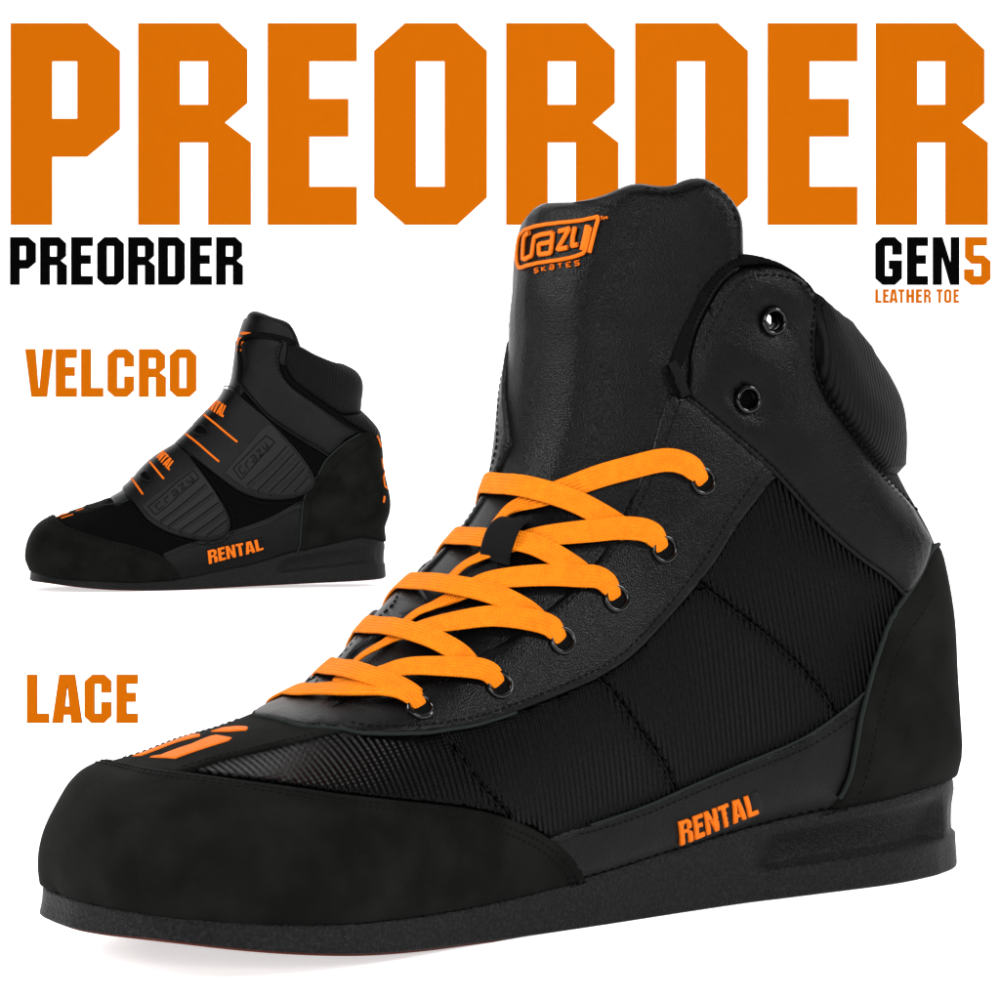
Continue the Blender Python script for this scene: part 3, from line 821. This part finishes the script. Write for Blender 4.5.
# ---- tongue
tr_px = [(749,262),(749,240),(748,219),(741,203),(726,187),(712,177),(698,174),(684,177),(672,182),(654,182),(638,179),(622,181),(597,191),(568,197),(545,197),(533,200),(526,209)]
tr = pxs(A, tr_px, 3, .1)
U0 = thr[0, 0]-1.2
under = np.array([(U0, 3.0), (thr[12, 0], thr[12, 1]+1.2), (thr[24, 0], thr[24, 1]+1.4), (thr[-1, 0], thr[-1, 1]+1.2), (tr[0, 0]-3, tr[0, 1]+.6)])
mu = A.mir(under); last_t = tr[-1]
tongueL = np.vstack([under, tr, [(last_t[0]-.6, last_t[1]-1.0), (last_t[0]-2.0, last_t[1]-1.7), (tr[0, 0]-3, -3.8)], mu[::-1]])
panel(A, 'tongue', [tongueL], M['leather'], bootA, hi=.12, lo=-.7, rnd=.55, bulge=.0, mirror=False)
top_st = inset(tr[3:], .38)
stitches(A, 'stitching', [toward(tr[4:-16], A.uv(620, 300), .42)], bootA, h=.10, mirror=False, length=.17, gap=.1, rad=.025)

# ---- tongue logo
T5 = lambda x, y: (500+x/7.143, 180+y/7.143)
TL = lambda x, y: (511.8+x/10, 206.3+y/10)
logo = [[(772,462),(800,375),(866,140),(856,98),(740,106),(500,156),(300,208),(160,252),(96,296),(72,350),(58,470),(55,560),(78,618),(112,618),(300,562),(500,505),(690,452),(722,420),(745,340),(775,200)]]
strokes(A, 'logo_frame', logo, bootA, TL, .068, .055, .15, M['thread_orange'])
lets = [[(185,268),(150,282),(124,312),(116,370),(106,520),(140,530),(205,498),(222,400),(238,312),(300,288),(410,262)],
        [(410,262),(398,365),(382,462),(280,482),(278,385),(390,352)],
        [(462,248),(572,218),(520,300),(448,425),(552,405)],
        [(632,208),(606,300),(600,392),(670,384)]]
strokes(A, 'logo_letter', lets, bootA, TL, .085, .06, .155, M['thread_orange'])
strokes(A, 'logo_letter', [[(760,190),(738,300),(705,440)]], bootA, TL, .11, .06, .155, M['thread_orange'])
sk = []
def tiny(ch, x0, y0, w, h):
    g = {'S': [(1,0),(0,0),(0,.5),(1,.5),(1,1),(0,1)], 'K': [(0,0),(0,1),(0,.5),(1,0),(0,.5),(1,1)], 'A': [(0,0),(1,0),(1,1),(0,1),(0,.5),(1,.5)],
         'T': [(0,0),(1,0),(.5,0),(.5,1)], 'E': [(1,0),(0,0),(0,.5),(1,.5),(0,.5),(0,1),(1,1)], 'M': [(0,1),(0,0),(.5,.6),(1,0),(1,1)]}[ch]
    return [(x0+a*w, y0+b*h-a*w*.22) for a, b in g]
for i, ch in enumerate('SKATES'): sk.append(tiny(ch, 246+i*57, 634-i*11.5, 28, 32))
sk += [tiny('T', 716, 262, 18, 22), tiny('M', 742, 262, 24, 22)]
strokes(A, 'logo_small_letter', sk, bootA, T5, .018, .03, .14, M['thread_orange'])

# ---- eyelets
EY = dict(e1=(421,706), e2=(500,684), e3=(563,640), e4=(617,598), e5=(665,549), e6=(704,481), e7=(747,399), e8=(772.5,321))
dark = []
for n, (x, y) in EY.items():
    uv = A.uv(x, y, .3)
    hh = .29 if n not in ('e7', 'e8') else .44
    eyelet(A, 'eyelet', uv, bootA, h=hh)
    um = A.mir([uv])[0]
    if um[1] < -.8: eyelet(A, 'eyelet', um, bootA, h=hh)
    if n != 'e8':
        dark.append(disc(A, uv, .31, .27 if hh < .3 else .05))
    if um[1] < -.8: dark.append(disc(A, um, .31, .27 if hh < .3 else .05))
for v, f, u in dark: link_mesh('eyelet_hole', v, f, M['lining'], bootA, u)

# ---- laces: each visible run is one flat ribbon; they are all one lace
H0, H1 = .36, .52
HW, TH = .385, .055
def taper(n, a, b): return np.linspace(a, b, n)
runs = []
def run(pts, hs, extra=None, tap=None, sm=6):
    P, N = path3(A, pts, hs, sm, extra)
    t = None
    if tap: t = np.interp(np.linspace(0, 1, len(P)), *tap)
    runs.append(sweep(P, N, HW, TH, t, nseg=14, square=.55))
down = [(-.1, -.7, .34), (-.25, -1.5, .26), (-.3, -2.2, .15)]
thin = ([0, .05, .12, .62, .8, 1], [.58, .75, 1, .95, .55, .5])
into = ([0, .05, .16, 1], [.58, .75, 1, 1])
# runs that cross under (drawn from the outer eyelet leftwards)
run([(704,484),(697,472),(684,463),(664,460),(633,467),(600,476),(570,487),(535,499),(512,507),(499,519),(491,531),(486,540)], [.20,.36,.43,.44,.38,.34,.30,.27,.25,.22,.2,.15], tap=thin)
run([(663,551),(657,538),(645,530),(620,528),(590,531),(560,534),(535,538),(505,546),(482,556),(464,565),(448,580)], [.20,.36,.43,.46,.46,.42,.36,.27,.25,.23,.2], tap=thin)
run([(616,600),(610,586),(598,577),(580,576),(550,575),(515,577),(485,582),(455,596),(434,605),(416,613),(400,626)], [.20,.36,.43,.46,.46,.42,.36,.27,.25,.23,.2], tap=thin)
run([(562,642),(555,630),(544,623),(520,618),(490,616),(455,621),(430,626),(400,634),(382,644),(364,654),(348,668)], [.20,.36,.43,.46,.46,.42,.36,.27,.25,.23,.2], tap=thin)
run([(500,686),(493,675),(482,669),(465,667),(440,666),(410,666),(385,671),(360,676),(345,677),(330,680)], [.20,.36,.43,.46,.46,.42,.36,.28,.24,.15], tap=thin)
# runs on top (drawn from the middle of the throat to the left edge)
run([(640,540),(622,528),(605,517),(572,500),(528,487),(505,484),(484,483)], [.12,.24,.40,.52,.50,.42,.36], extra=down, tap=([0, .1, 1], [.9, 1, 1]))
run([(596,588),(585,576),(576,568),(550,552),(525,542),(490,538),(470,536),(453,536)], [.12,.26,.40,.50,.52,.46,.40,.36], extra=down)
run([(548,632),(534,616),(520,606),(494,594),(455,585),(425,581),(404,581)], [.12,.28,.42,.52,.52,.44,.36], extra=down)
run([(474,674),(466,660),(455,650),(432,638),(400,628),(380,625),(358,626)], [.12,.28,.42,.52,.50,.42,.36], extra=down)
run([(420,702),(410,692),(396,684),(376,677),(350,669),(334,667),(316,667)], [.12,.28,.42,.52,.50,.42,.36], extra=down)
run([(421,708),(414,697),(402,690),(384,687),(355,688),(325,688),(300,690),(281,695)], [.20,.36,.44,.46,.42,.38,.36,.34], extra=[(.1, -.8, .3), (.2, -1.7, .25)], tap=into)
v, f, u = merge_parts(runs); link_mesh('lace', v, f, M['lace'], bootA, u)
# webbing keeper holding the lace
ka, kb = np.array(A.uv(517,518,.3)), np.array(A.uv(495,561,.15))
kt = np.linspace(0, 1, 17); kl = ka+(kb-ka)*kt[:, None]
kh = .16+.52*np.sin(math.pi*np.clip(kt, 0, 1))**.6
n3 = A.ev(kl, 'N'); p3 = A.ev(kl)+n3*kh[:, None]
v, f, u = sweep(p3, n3, .56, .05, nseg=10, square=.5)
link_mesh('lace_keeper', v, f, M['webbing'], bootA, u)
# ================================================================== SMALL STRAPPED BOOT
B = Last(10, -10.35, 265.0, sc=.825, pitch=2.0, piv=22, sz=1.13)
TB = [(26,556,-1,0,4),(29.4,538,-1,-.3,4),(37.8,525,-.8,-.8,4),(50.4,517,-.4,-1,4),(69.3,511,-.4,-1,4),(88,505,-.4,-1,4),(109,497,-.5,-1,4),(124,488,-.6,-1,4),
 (148,464,-.7,-.8,4),(169,449,-.7,-.8,4),(188,434,-.8,-.8,4),(206,414,-.9,-.7,4),(225,393,-.9,-.5,4),(232,370,-1,-.1,4),(234,353,-1,-.2,4),(240,328,-1,-.2,4),(245,312,-1,-.1,4),(249,295,-1,-.1,4),
 (357,380,1,-.3,4),(347,370,.5,-1,4),(358,395,1,0,4),(361,410,1,0,4),(370,420,1,-.3,4),(375,427,1,-.2,4),(382,458,1,-.1,4),(388,491,1,0,4),(387,519,1,.1,4),(384,531,1,.2,4)]
EB = [(33,571),(54,577),(84,580),(126,582),(168,580),(206,573.5),(252,563),(294,551),(336,542),(370,537)]
B.warp(TB, 22, iters=5, anchors=[(280,470),(220,520),(120,550),(320,500)], edge=EB)
B.cbump = ([0, 60], [.3, .3])
bootB = empty('strapped_boot', (-24, 257, 0))
tag(bootB, 'small black high-top boot with two rubber-tipped closing straps, standing at the back left', 'boot')
make_sole(B, bootB)
c7 = lambda L: [(x*.42, 290+y*.42) for x, y in L]
hB = .2
capq = pxs(B, c7([(436,700),(430,676),(415,655),(385,632),(340,614),(290,601),(230,586),(170,566),(140,552)]), 3, hB); capq[0, 1] = 12; capq[:, 1] = np.minimum(capq[:, 1], 12)
capBB = both_sides(B, capq)
panel(B, 'toe_cap', [np.vstack([capBB, [(capBB[-1, 0], -12.0), (.03, -12.0), (.03, 12.0), (capBB[0, 0], 12.0)]])], M['suede'], bootB, hi=.22, rnd=.14, mirror=False, openv=lambda q: q[0] < .2)
for d in (.32, .62): stitches(B, 'stitching', [toward(capBB, (1, 0), d)], bootB, h=.225, mirror=False, rad=.045, length=.2, gap=.12)
hcq = pxs(B, [(299,553),(301,530),(303,503),(309,488),(318,475),(323,465),(329,457),(341,446),(356,436),(369,430)], 3, hB)
# pile-covered quarter below the straps
q_up = pxs(B, [(60,516),(88,508),(109,500),(128,490),(150,468),(172,451),(190,436),(208,416),(228,395),(240,388),(270,419),(296,437),(328,456),(322,466),(310,490),(303,520)], 2, .1)
panel(B, 'pile_quarter', [np.vstack([q_up, [(hcq[0, 0]+1, 11.9)], [(capq[0, 0]-1.5, 11.9)], pxs(B, c7([(380,640),(300,612),(230,594),(170,574)]), 2, .1)])], M['loop'], bootB, hi=.06, rnd=.08, step=.4)
foxq = pxs(B, c7([(388,630),(440,608),(500,592),(550,576),(600,560),(650,540),(700,512),(722,502)]), 3, .13)
panel(B, 'side_leather', [np.vstack([[(capq[0, 0]-1.2, 12.0)], pxs(B, c7([(400,660)]), 0, .1), foxq, hcq[4:7][::-1][1:], [(hcq[0, 0]+1.0, 12.0)]])], M['leather'], bootB, hi=.15, rnd=.07, openv=OPEN)
cord(B, 'edge_piping', foxq, bootB, h=.14, r=.05, m=M['edge'])
stitches(B, 'stitching', [toward(foxq, B.uv(250, 560), .28)], bootB, h=.155, rad=.035, length=.2, gap=.12)
surf_letters(B, 'RENTAL', [(209,564.5),(264,550),(261.5,538.5),(207.5,550.5)], bootB, M['thread_orange'], h=.24, t=.1, name='word_rental', gap=.05, rnd=.04)
panel(B, 'word_patch', [pxs(B, [(206,567),(266,552.5),(263,536),(205.5,548)], 0, .17)], M['webbing'], bootB, hi=.18, lo=.05, mirror=False, rnd=.05, step=.25)
panel(B, 'heel_counter', [np.vstack([[(hcq[0, 0], 12.0)], hcq, [(float(hcq[-1, 0])+1.6, 12.0)]])], M['suede'], bootB, hi=.24, rnd=.18, openv=OPEN)
cord(B, 'edge_piping', hcq[:-2], bootB, h=.21, r=.07, m=M['edge'])
stitches(B, 'stitching', [toward(hcq, B.uv(350, 500), .4)], bootB, h=.245, rad=.035, length=.2, gap=.12)
# ankle flap, collar, binding
c2 = lambda L: [(200+x/5, 300+y/5) for x, y in L]
flq = pxs(B, c2([(200,215),(235,192),(280,184),(350,190),(405,200),(418,222),(405,260),(398,300),(408,352),(450,420),(550,492),(700,592),(805,655)]), 3, .3)
seamq = pxs(B, c2([(190,412),(205,430),(270,505),(350,590),(480,680),(600,752),(645,780)]), 3, .2)
panel(B, 'ankle_flap', [np.vstack([flq, pxs(B, c2([(730,700),(645,778)]), 0, .3), seamq[::-1], pxs(B, c2([(200,330)]), 0, .3)])], M['leather'], bootB, hi=.2, lo=-.12, rnd=.16, bulge=.12, bw=1.0)
cord(B, 'seam_binding', seamq, bootB, h=.2, r=.10, m=M['leather'])
stitches(B, 'stitching', [toward(seamq, B.uv(270, 380), .3), ], bootB, h=.3, rad=.04, length=.2, gap=.12)
stitches(B, 'stitching', [toward(flq[12:], B.uv(270, 390), .3)], bootB, h=.32, rad=.045, length=.2, gap=.12)
cord(B, 'flap_binding', np.vstack([pxs(B, c2([(192,400),(196,330),(192,250)]), 3, .3), pxs(B, c2([(200,205),(232,180),(285,170),(360,178),(430,196),(480,215)]), 3, .3)]), bootB, h=.22, r=.17, m=M['lining'], mirror=False)
rimq = pxs(B, c2([(425,205),(500,228),(560,257),(650,300),(735,342)]), 4, .2)
Ur = float(rimq[-1, 0])+.4
colq = np.vstack([rimq, [(Ur+.3, 11.3), (Ur, 12.0), (Ur-3.6, 12.0)], pxs(B, c2([(700,572),(640,535),(550,472),(470,412),(430,352),(420,300),(428,240)]), 3, .2)])
panel(B, 'collar', [colq], M['knit'], bootB, hi=.2, lo=-.7, rnd=.3, bulge=.35, bw=1.2, openv=OPEN, step=.25)
col2 = np.vstack([[(Ur-3.5, 12.0), (Ur-6.5, 12.0)], pxs(B, c2([(820,650),(740,605),(690,570)]), 3, .2)])
panel(B, 'collar', [col2], M['knit'], bootB, hi=.12, lo=-.3, rnd=.2, bulge=.22, bw=.8, openv=OPEN, step=.25)
linq = np.vstack([[B.crest(.12)], [B.crest(q_up[18, 0])], q_up[20:28], flq[:12], rimq, [(Ur, 11.8), (Ur-.4, 12.0), (.12, 12.0)]])
panel(B, 'lining', [linq], M['lining'], bootB, hi=-.06, lo=-.28, rnd=.08, openv=OPEN, step=.5)
# tongue and vamp
trq = pxs(B, c2([(505,225),(490,180),(460,125),(425,102),(350,80),(290,58),(255,48),(243,52)]), 3, .1)
U0 = float(q_up[4, 0])
un = np.array([(U0, 2.6), (q_up[14, 0], 2.8), (flq[0, 0]-6, 3.0), (flq[0, 0], 3.4), (trq[0, 0]-2, trq[0, 1]+.5)])
trm = B.mir(trq)[::-1]
panel(B, 'tongue', [np.vstack([un, trq, B.mir(trq[::2])[::-1], B.mir(un)[::-1]])], M['leather'], bootB, hi=.12, lo=-.6, rnd=.45, mirror=False, step=.35)
panel(B, 'vamp_strip', [np.vstack([[B.crest(capBB[len(capBB)//2, 0]-.6)], pxs(B, [(66,514),(90,512),(104,506)], 3, .1), [B.crest(float(B.uv(112,499)[0]))], B.mir(pxs(B, [(66,514),(90,512),(104,506)], 3, .1))[::-1]])], M['suede'], bootB, hi=.13, mirror=False, rnd=.07)
strokes(B, 'embroidery', [[(57,516.8),(68,513)],[(61,518.4),(73,514.2)],[(76,510.8),(83,508.6)]], bootB, lambda x, y: (x, y), .065, .04, .16, M['thread_orange'])
facq = pxs(B, [(84,507),(92,508),(104,505),(118,503),(128,500)], 3, .15)
cord(B, 'edge_piping', facq, bootB, h=.15, r=.06, m=M['edge'])
# straps
IDT = lambda x, y: (x, y)
def strap(poly, patch, grooves, frame, letters, bars, word_quad, slot, left, h0):
    P = pxs(B, poly, 3, h0)
    # carry the strap over the crest to the inner side
    k = left
    st = panel(B, 'strap', [np.vstack([P, np.array([(B.uv(*poly[-1])[0]+a, B.uv(*poly[-1])[1]+b) for a, b in k])])], M['leather'], bootB, hi=h0, lo=h0-.16, rnd=.12, mirror=False, step=.25)[0]
    stitches(B, 'stitching', [toward(P[3:-5], B.uv(*patch_c(patch)), .26)], bootB, h=h0+.01, mirror=False, rad=.04, length=.2, gap=.12)
    panel(B, 'strap_tip', [pxs(B, patch, 3, h0+.08)], M['strap_rubber'], bootB, hi=h0+.10, lo=h0-.02, rnd=.10, mirror=False, step=.22)
    for g in grooves:
        L = pxs(B, g, 4, h0+.1); cord(B, 'tip_groove', L, bootB, h=h0+.09, r=.05, m=M['lining'], mirror=False)
        cord(B, 'tip_rib', L+np.array([.0, .22]), bootB, h=h0+.085, r=.085, m=M['strap_rubber'], mirror=False)
    strokes(B, 'tip_emblem', [frame+[frame[0]]]+letters, bootB, IDT, .04, .03, h0+.10, M['lining'])
    strokes(B, 'orange_line', bars, bootB, IDT, .085, .05, h0+.03, M['thread_orange'])
    surf_letters(B, 'NTAL', word_quad, bootB, M['thread_orange'], h=h0+.06, t=.08, name='word_rental', gap=.05, rnd=.04)
    v, f, u = tri_panel(B, [pxs(B, slot, 0, h0)], h0+.02, h0-.05, .05, .2); link_mesh('slot_opening', v, f, M['loop'], bootB, u)
    strokes(B, 'strap_slot', [slot+[slot[0]]], bootB, IDT, .10, .07, h0+.03, M['leather'], smooth=3)
def patch_c(p): return (sum(a for a, b in p)/len(p), sum(b for a, b in p)/len(p))
def emblem(frame):
    """letters of the moulded emblem inside its slanted frame: BL, TL(right end), TR, BR"""
    a, b, c, d = [np.array(q, float) for q in frame]    # a left-bottom, b right-top... c, d
    def f(s, t): return tuple(a+(b-a)*s+(d-a)*t)
    g = {'C': [(.9,.2),(.1,.2),(.1,.85),(.9,.85)], 'r': [(.2,.85),(.2,.35),(.9,.3)], 'a': [(.2,.3),(.85,.3),(.85,.85),(.2,.85),(.2,.6),(.85,.6)], 'z': [(.15,.3),(.85,.3),(.15,.85),(.85,.85)], 'y': [(.15,.25),(.15,.7),(.8,.7)], 'j': [(.8,.2),(.8,.95),(.3,.95)]}
    out = []
    for i, ch in enumerate('Crazy'):
        for kk in ([ch] if ch != 'y' else ['y', 'j']):
            out.append([f(.08+.172*(i+x*.85), .12+.78*y) for x, y in g[kk]])
    return out
fr2 = [(148,507),(193,469.5),(199,478),(156,515)]
strap([(128,474),(142,462),(158,450),(171,442.5),(184,450),(196,464),(208,480),(220,498),(229,514),(231,526),(226,536),(212,541),(196,540),(172,534),(150,522),(138,508),(127,495),(120,487)],
      [(141,506),(152,496),(174,480),(194,467),(204,476),(214,490),(223,506),(228,519),(227,529),(219,535),(204,537),(184,533),(163,525),(150,516)],
      [[(160,521),(180,506),(206,484)],[(168,526),(190,510),(213,493)],[(180,530),(200,516),(219,502)],[(193,534),(210,522),(224,511)],[(207,535),(218,527),(227,520)]],
      fr2, emblem(fr2), [[(131,478),(143,494)],[(150,462),(164,479)]], [(156,457),(169,470.5),(175,462),(163,450)], [(141,474),(146,471),(150,476),(151,481),(146,481),(141,478)],
      [(-.2, -3.2), (.6, -6.0), (4.4, -6.0), (4.6, -3.0)], .34)
fr1 = [(233,468.5),(266,435.5),(275,441.5),(241,480)]
strap([(190,427),(204,411),(219,391.5),(226,389),(234,391),(250,404),(269,420),(286,437),(300,453),(312,470),(316,482),(311,491),(296,498),(280,500),(260,499),(240,492),(220,478),(200,462),(178,444)],
      [(223,473),(246,447),(268,424),(284,439),(298,455),(308,469),(312,482),(305,490),(290,495),(268,494),(244,488)],
      [[(247,485),(268,466),(287,446)],[(257,491),(276,472),(294,453)],[(269,492),(286,476),(300,461)],[(281,493),(294,480),(305,468)],[(294,492),(302,484),(309,476)]],
      fr1, emblem(fr1), [[(203,415),(217,425.5),(237,442)],[(186,434),(200,445),(219,461)]], [(208,409),(223,417.5),(227.5,406),(214,399)], [(194,430),(199,425),(206,428),(208,434),(202,435),(196,434)],
      [(.3, -3.4), (.9, -6.5), (5.5, -6.5), (6.2, -3.2)], .40)
# emblems seen edge-on at the tongue and the heel
em = Smap(B, [(237,333),(252,333),(236,351),(252,351)], .2)
for poly in ([(239,332.5),(251,333),(252.5,334.5),(250,335.6),(238,335.6)],[(236,338),(241.5,337.5),(240.5,341),(240,346.5),(234.8,346),(235,341)],[(234.5,348.8),(239.5,348.8),(239,351.4),(234,351.2)]):
    v, f, u = tri_panel(B, [np.array([em((x+2.6, y))[0] for x, y in poly])], .24, .06, .04, .15, sharp=True)
    link_mesh('tongue_emblem', v, f, M['thread_orange'], bootB, u)
strokes(B, 'heel_emblem', [[(378,436),(380,446)],[(381,458),(383,468)],[(385,471),(383,477),(384,486),(387,488)],[(384,496),(384.5,503)]], bootB, IDT, .12, .04, .28, M['thread_orange'])
# ================================================================== BACKDROP, LETTERING
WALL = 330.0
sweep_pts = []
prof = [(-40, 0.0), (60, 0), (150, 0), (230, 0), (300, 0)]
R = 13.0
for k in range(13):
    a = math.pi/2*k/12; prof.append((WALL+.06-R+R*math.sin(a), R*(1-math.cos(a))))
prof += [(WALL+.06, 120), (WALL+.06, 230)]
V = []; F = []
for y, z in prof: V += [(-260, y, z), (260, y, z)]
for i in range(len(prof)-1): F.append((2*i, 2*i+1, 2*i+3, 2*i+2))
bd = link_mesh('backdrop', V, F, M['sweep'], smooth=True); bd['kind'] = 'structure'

O, K_ = M['orange_print'], M['black_print']
def s3(x, o=0): return o+x*.3
hx = [(10.5,120),(138,251),(267.5,357),(374,487),(506,618.5),(635,748),(767.5,857.5),(875.5,988)]
word('PREORDER', hx, 23, 225, O, WALL, .05, 'giant orange word PREORDER in block capitals across the top of the backdrop')
px = [(9.9,36),(40,67),(71,93),(97,124),(128,155),(158,185),(190,212),(216,243)]
word('PREORDER', px, 237, 285, K_, WALL, .05, 'small black word PREORDER under the giant orange headline, at left')
T84 = lambda x: 840+x/6.25
word('GEN5', [(T84(220),T84(388)),(T84(418),T84(551)),(T84(579),T84(747)),(T84(775),T84(942))], 237, 285, K_, WALL, .05, 'black and orange characters GEN5 below the right end of the headline', mats=[K_, K_, K_, O])
lt = [(220,260),(268,306),(308,362),(364,404),(414,464),(474,514),(524,568)]
l2 = [(603,643),(651,697),(709,744)]
word('LEATHERTOE', [(T84(a), T84(b)) for a, b in lt+l2], 289.2, 303, O, WALL, .05, 'tiny orange words LEATHER TOE directly below the characters GEN5')
c5 = lambda x: 20+x/5
word('VELCRO', [(c5(25),c5(165)),(c5(178),c5(285)),(c5(305),c5(417)),(c5(437),c5(570)),(c5(594),c5(730)),(c5(748),c5(882))], 349, 397, O, WALL, .05, 'orange word VELCRO on the backdrop above the toe of the small strapped boot')
DL = FPX*CAMH/(723.2-HY)
cl = lambda x: x*.36
word('LACE', [(cl(74),cl(135)),(cl(144),cl(227)),(cl(234),cl(308)),(cl(323),cl(382))], 675, 723.2, M['darkened_orange'], DL, .3, 'orange freestanding word LACE on the white floor behind the big boot toe')

# ================================================================== CAMERA, LIGHT
cam = bpy.data.cameras.new('Camera'); co = bpy.data.objects.new('Camera', cam); COL.objects.link(co)
co.location = (0, 0, CAMH*CM); co.rotation_euler = (math.pi/2, 0, 0)
cam.sensor_width = 36; cam.lens = 36*FPX/1000; cam.shift_y = -(500-HY)/1000; cam.clip_start = .02; cam.clip_end = 50
scene.camera = co
w = bpy.data.worlds.new('World'); scene.world = w; w.use_nodes = True
w.node_tree.nodes['Background'].inputs[0].default_value = (1, 1, 1, 1)
w.node_tree.nodes['Background'].inputs[1].default_value = .22
def area(name, loc, target, size, power, sy=None):
    l = bpy.data.lights.new(name, 'AREA'); l.energy = power; l.size = size*CM; l.shape = 'RECTANGLE'; l.size_y = (sy or size)*CM
    o = bpy.data.objects.new(name, l); COL.objects.link(o); o.location = Vector(loc)*CM
    o.rotation_euler = (Vector(target)-Vector(loc)).to_track_quat('-Z', 'Y').to_euler(); return o
area('softbox_overhead', (-10, 150, 230), (0, 150, 0), 160, 20, 200)
area('softbox_side', (140, 48, 98), (8, 112, 16), 26, 30, 60)
area('softbox_left', (-120, 75, 90), (-10, 110, 12), 22, 30, 90)
area('front_fill', (-10, -90, 62), (0, 110, 0), 110, 34, 60)  # added low fill that lightens the shade under the toe
area('rear_boot_fill', (6, 150, 66), (-24, 257, 10), 34, 5, 24)  # added fill, only brightens the small boot
area('backdrop_light', (0, 190, 200), (0, 330, 40), 220, 10, 40)
scene.view_settings.view_transform = 'Standard'; scene.view_settings.look = 'None'
scene.view_settings.exposure = 0; scene.view_settings.gamma = 1; scene.view_settings.use_curve_mapping = False
scene.render.engine = 'CYCLES'
scene.render.resolution_x = 1024; scene.render.resolution_y = 1024
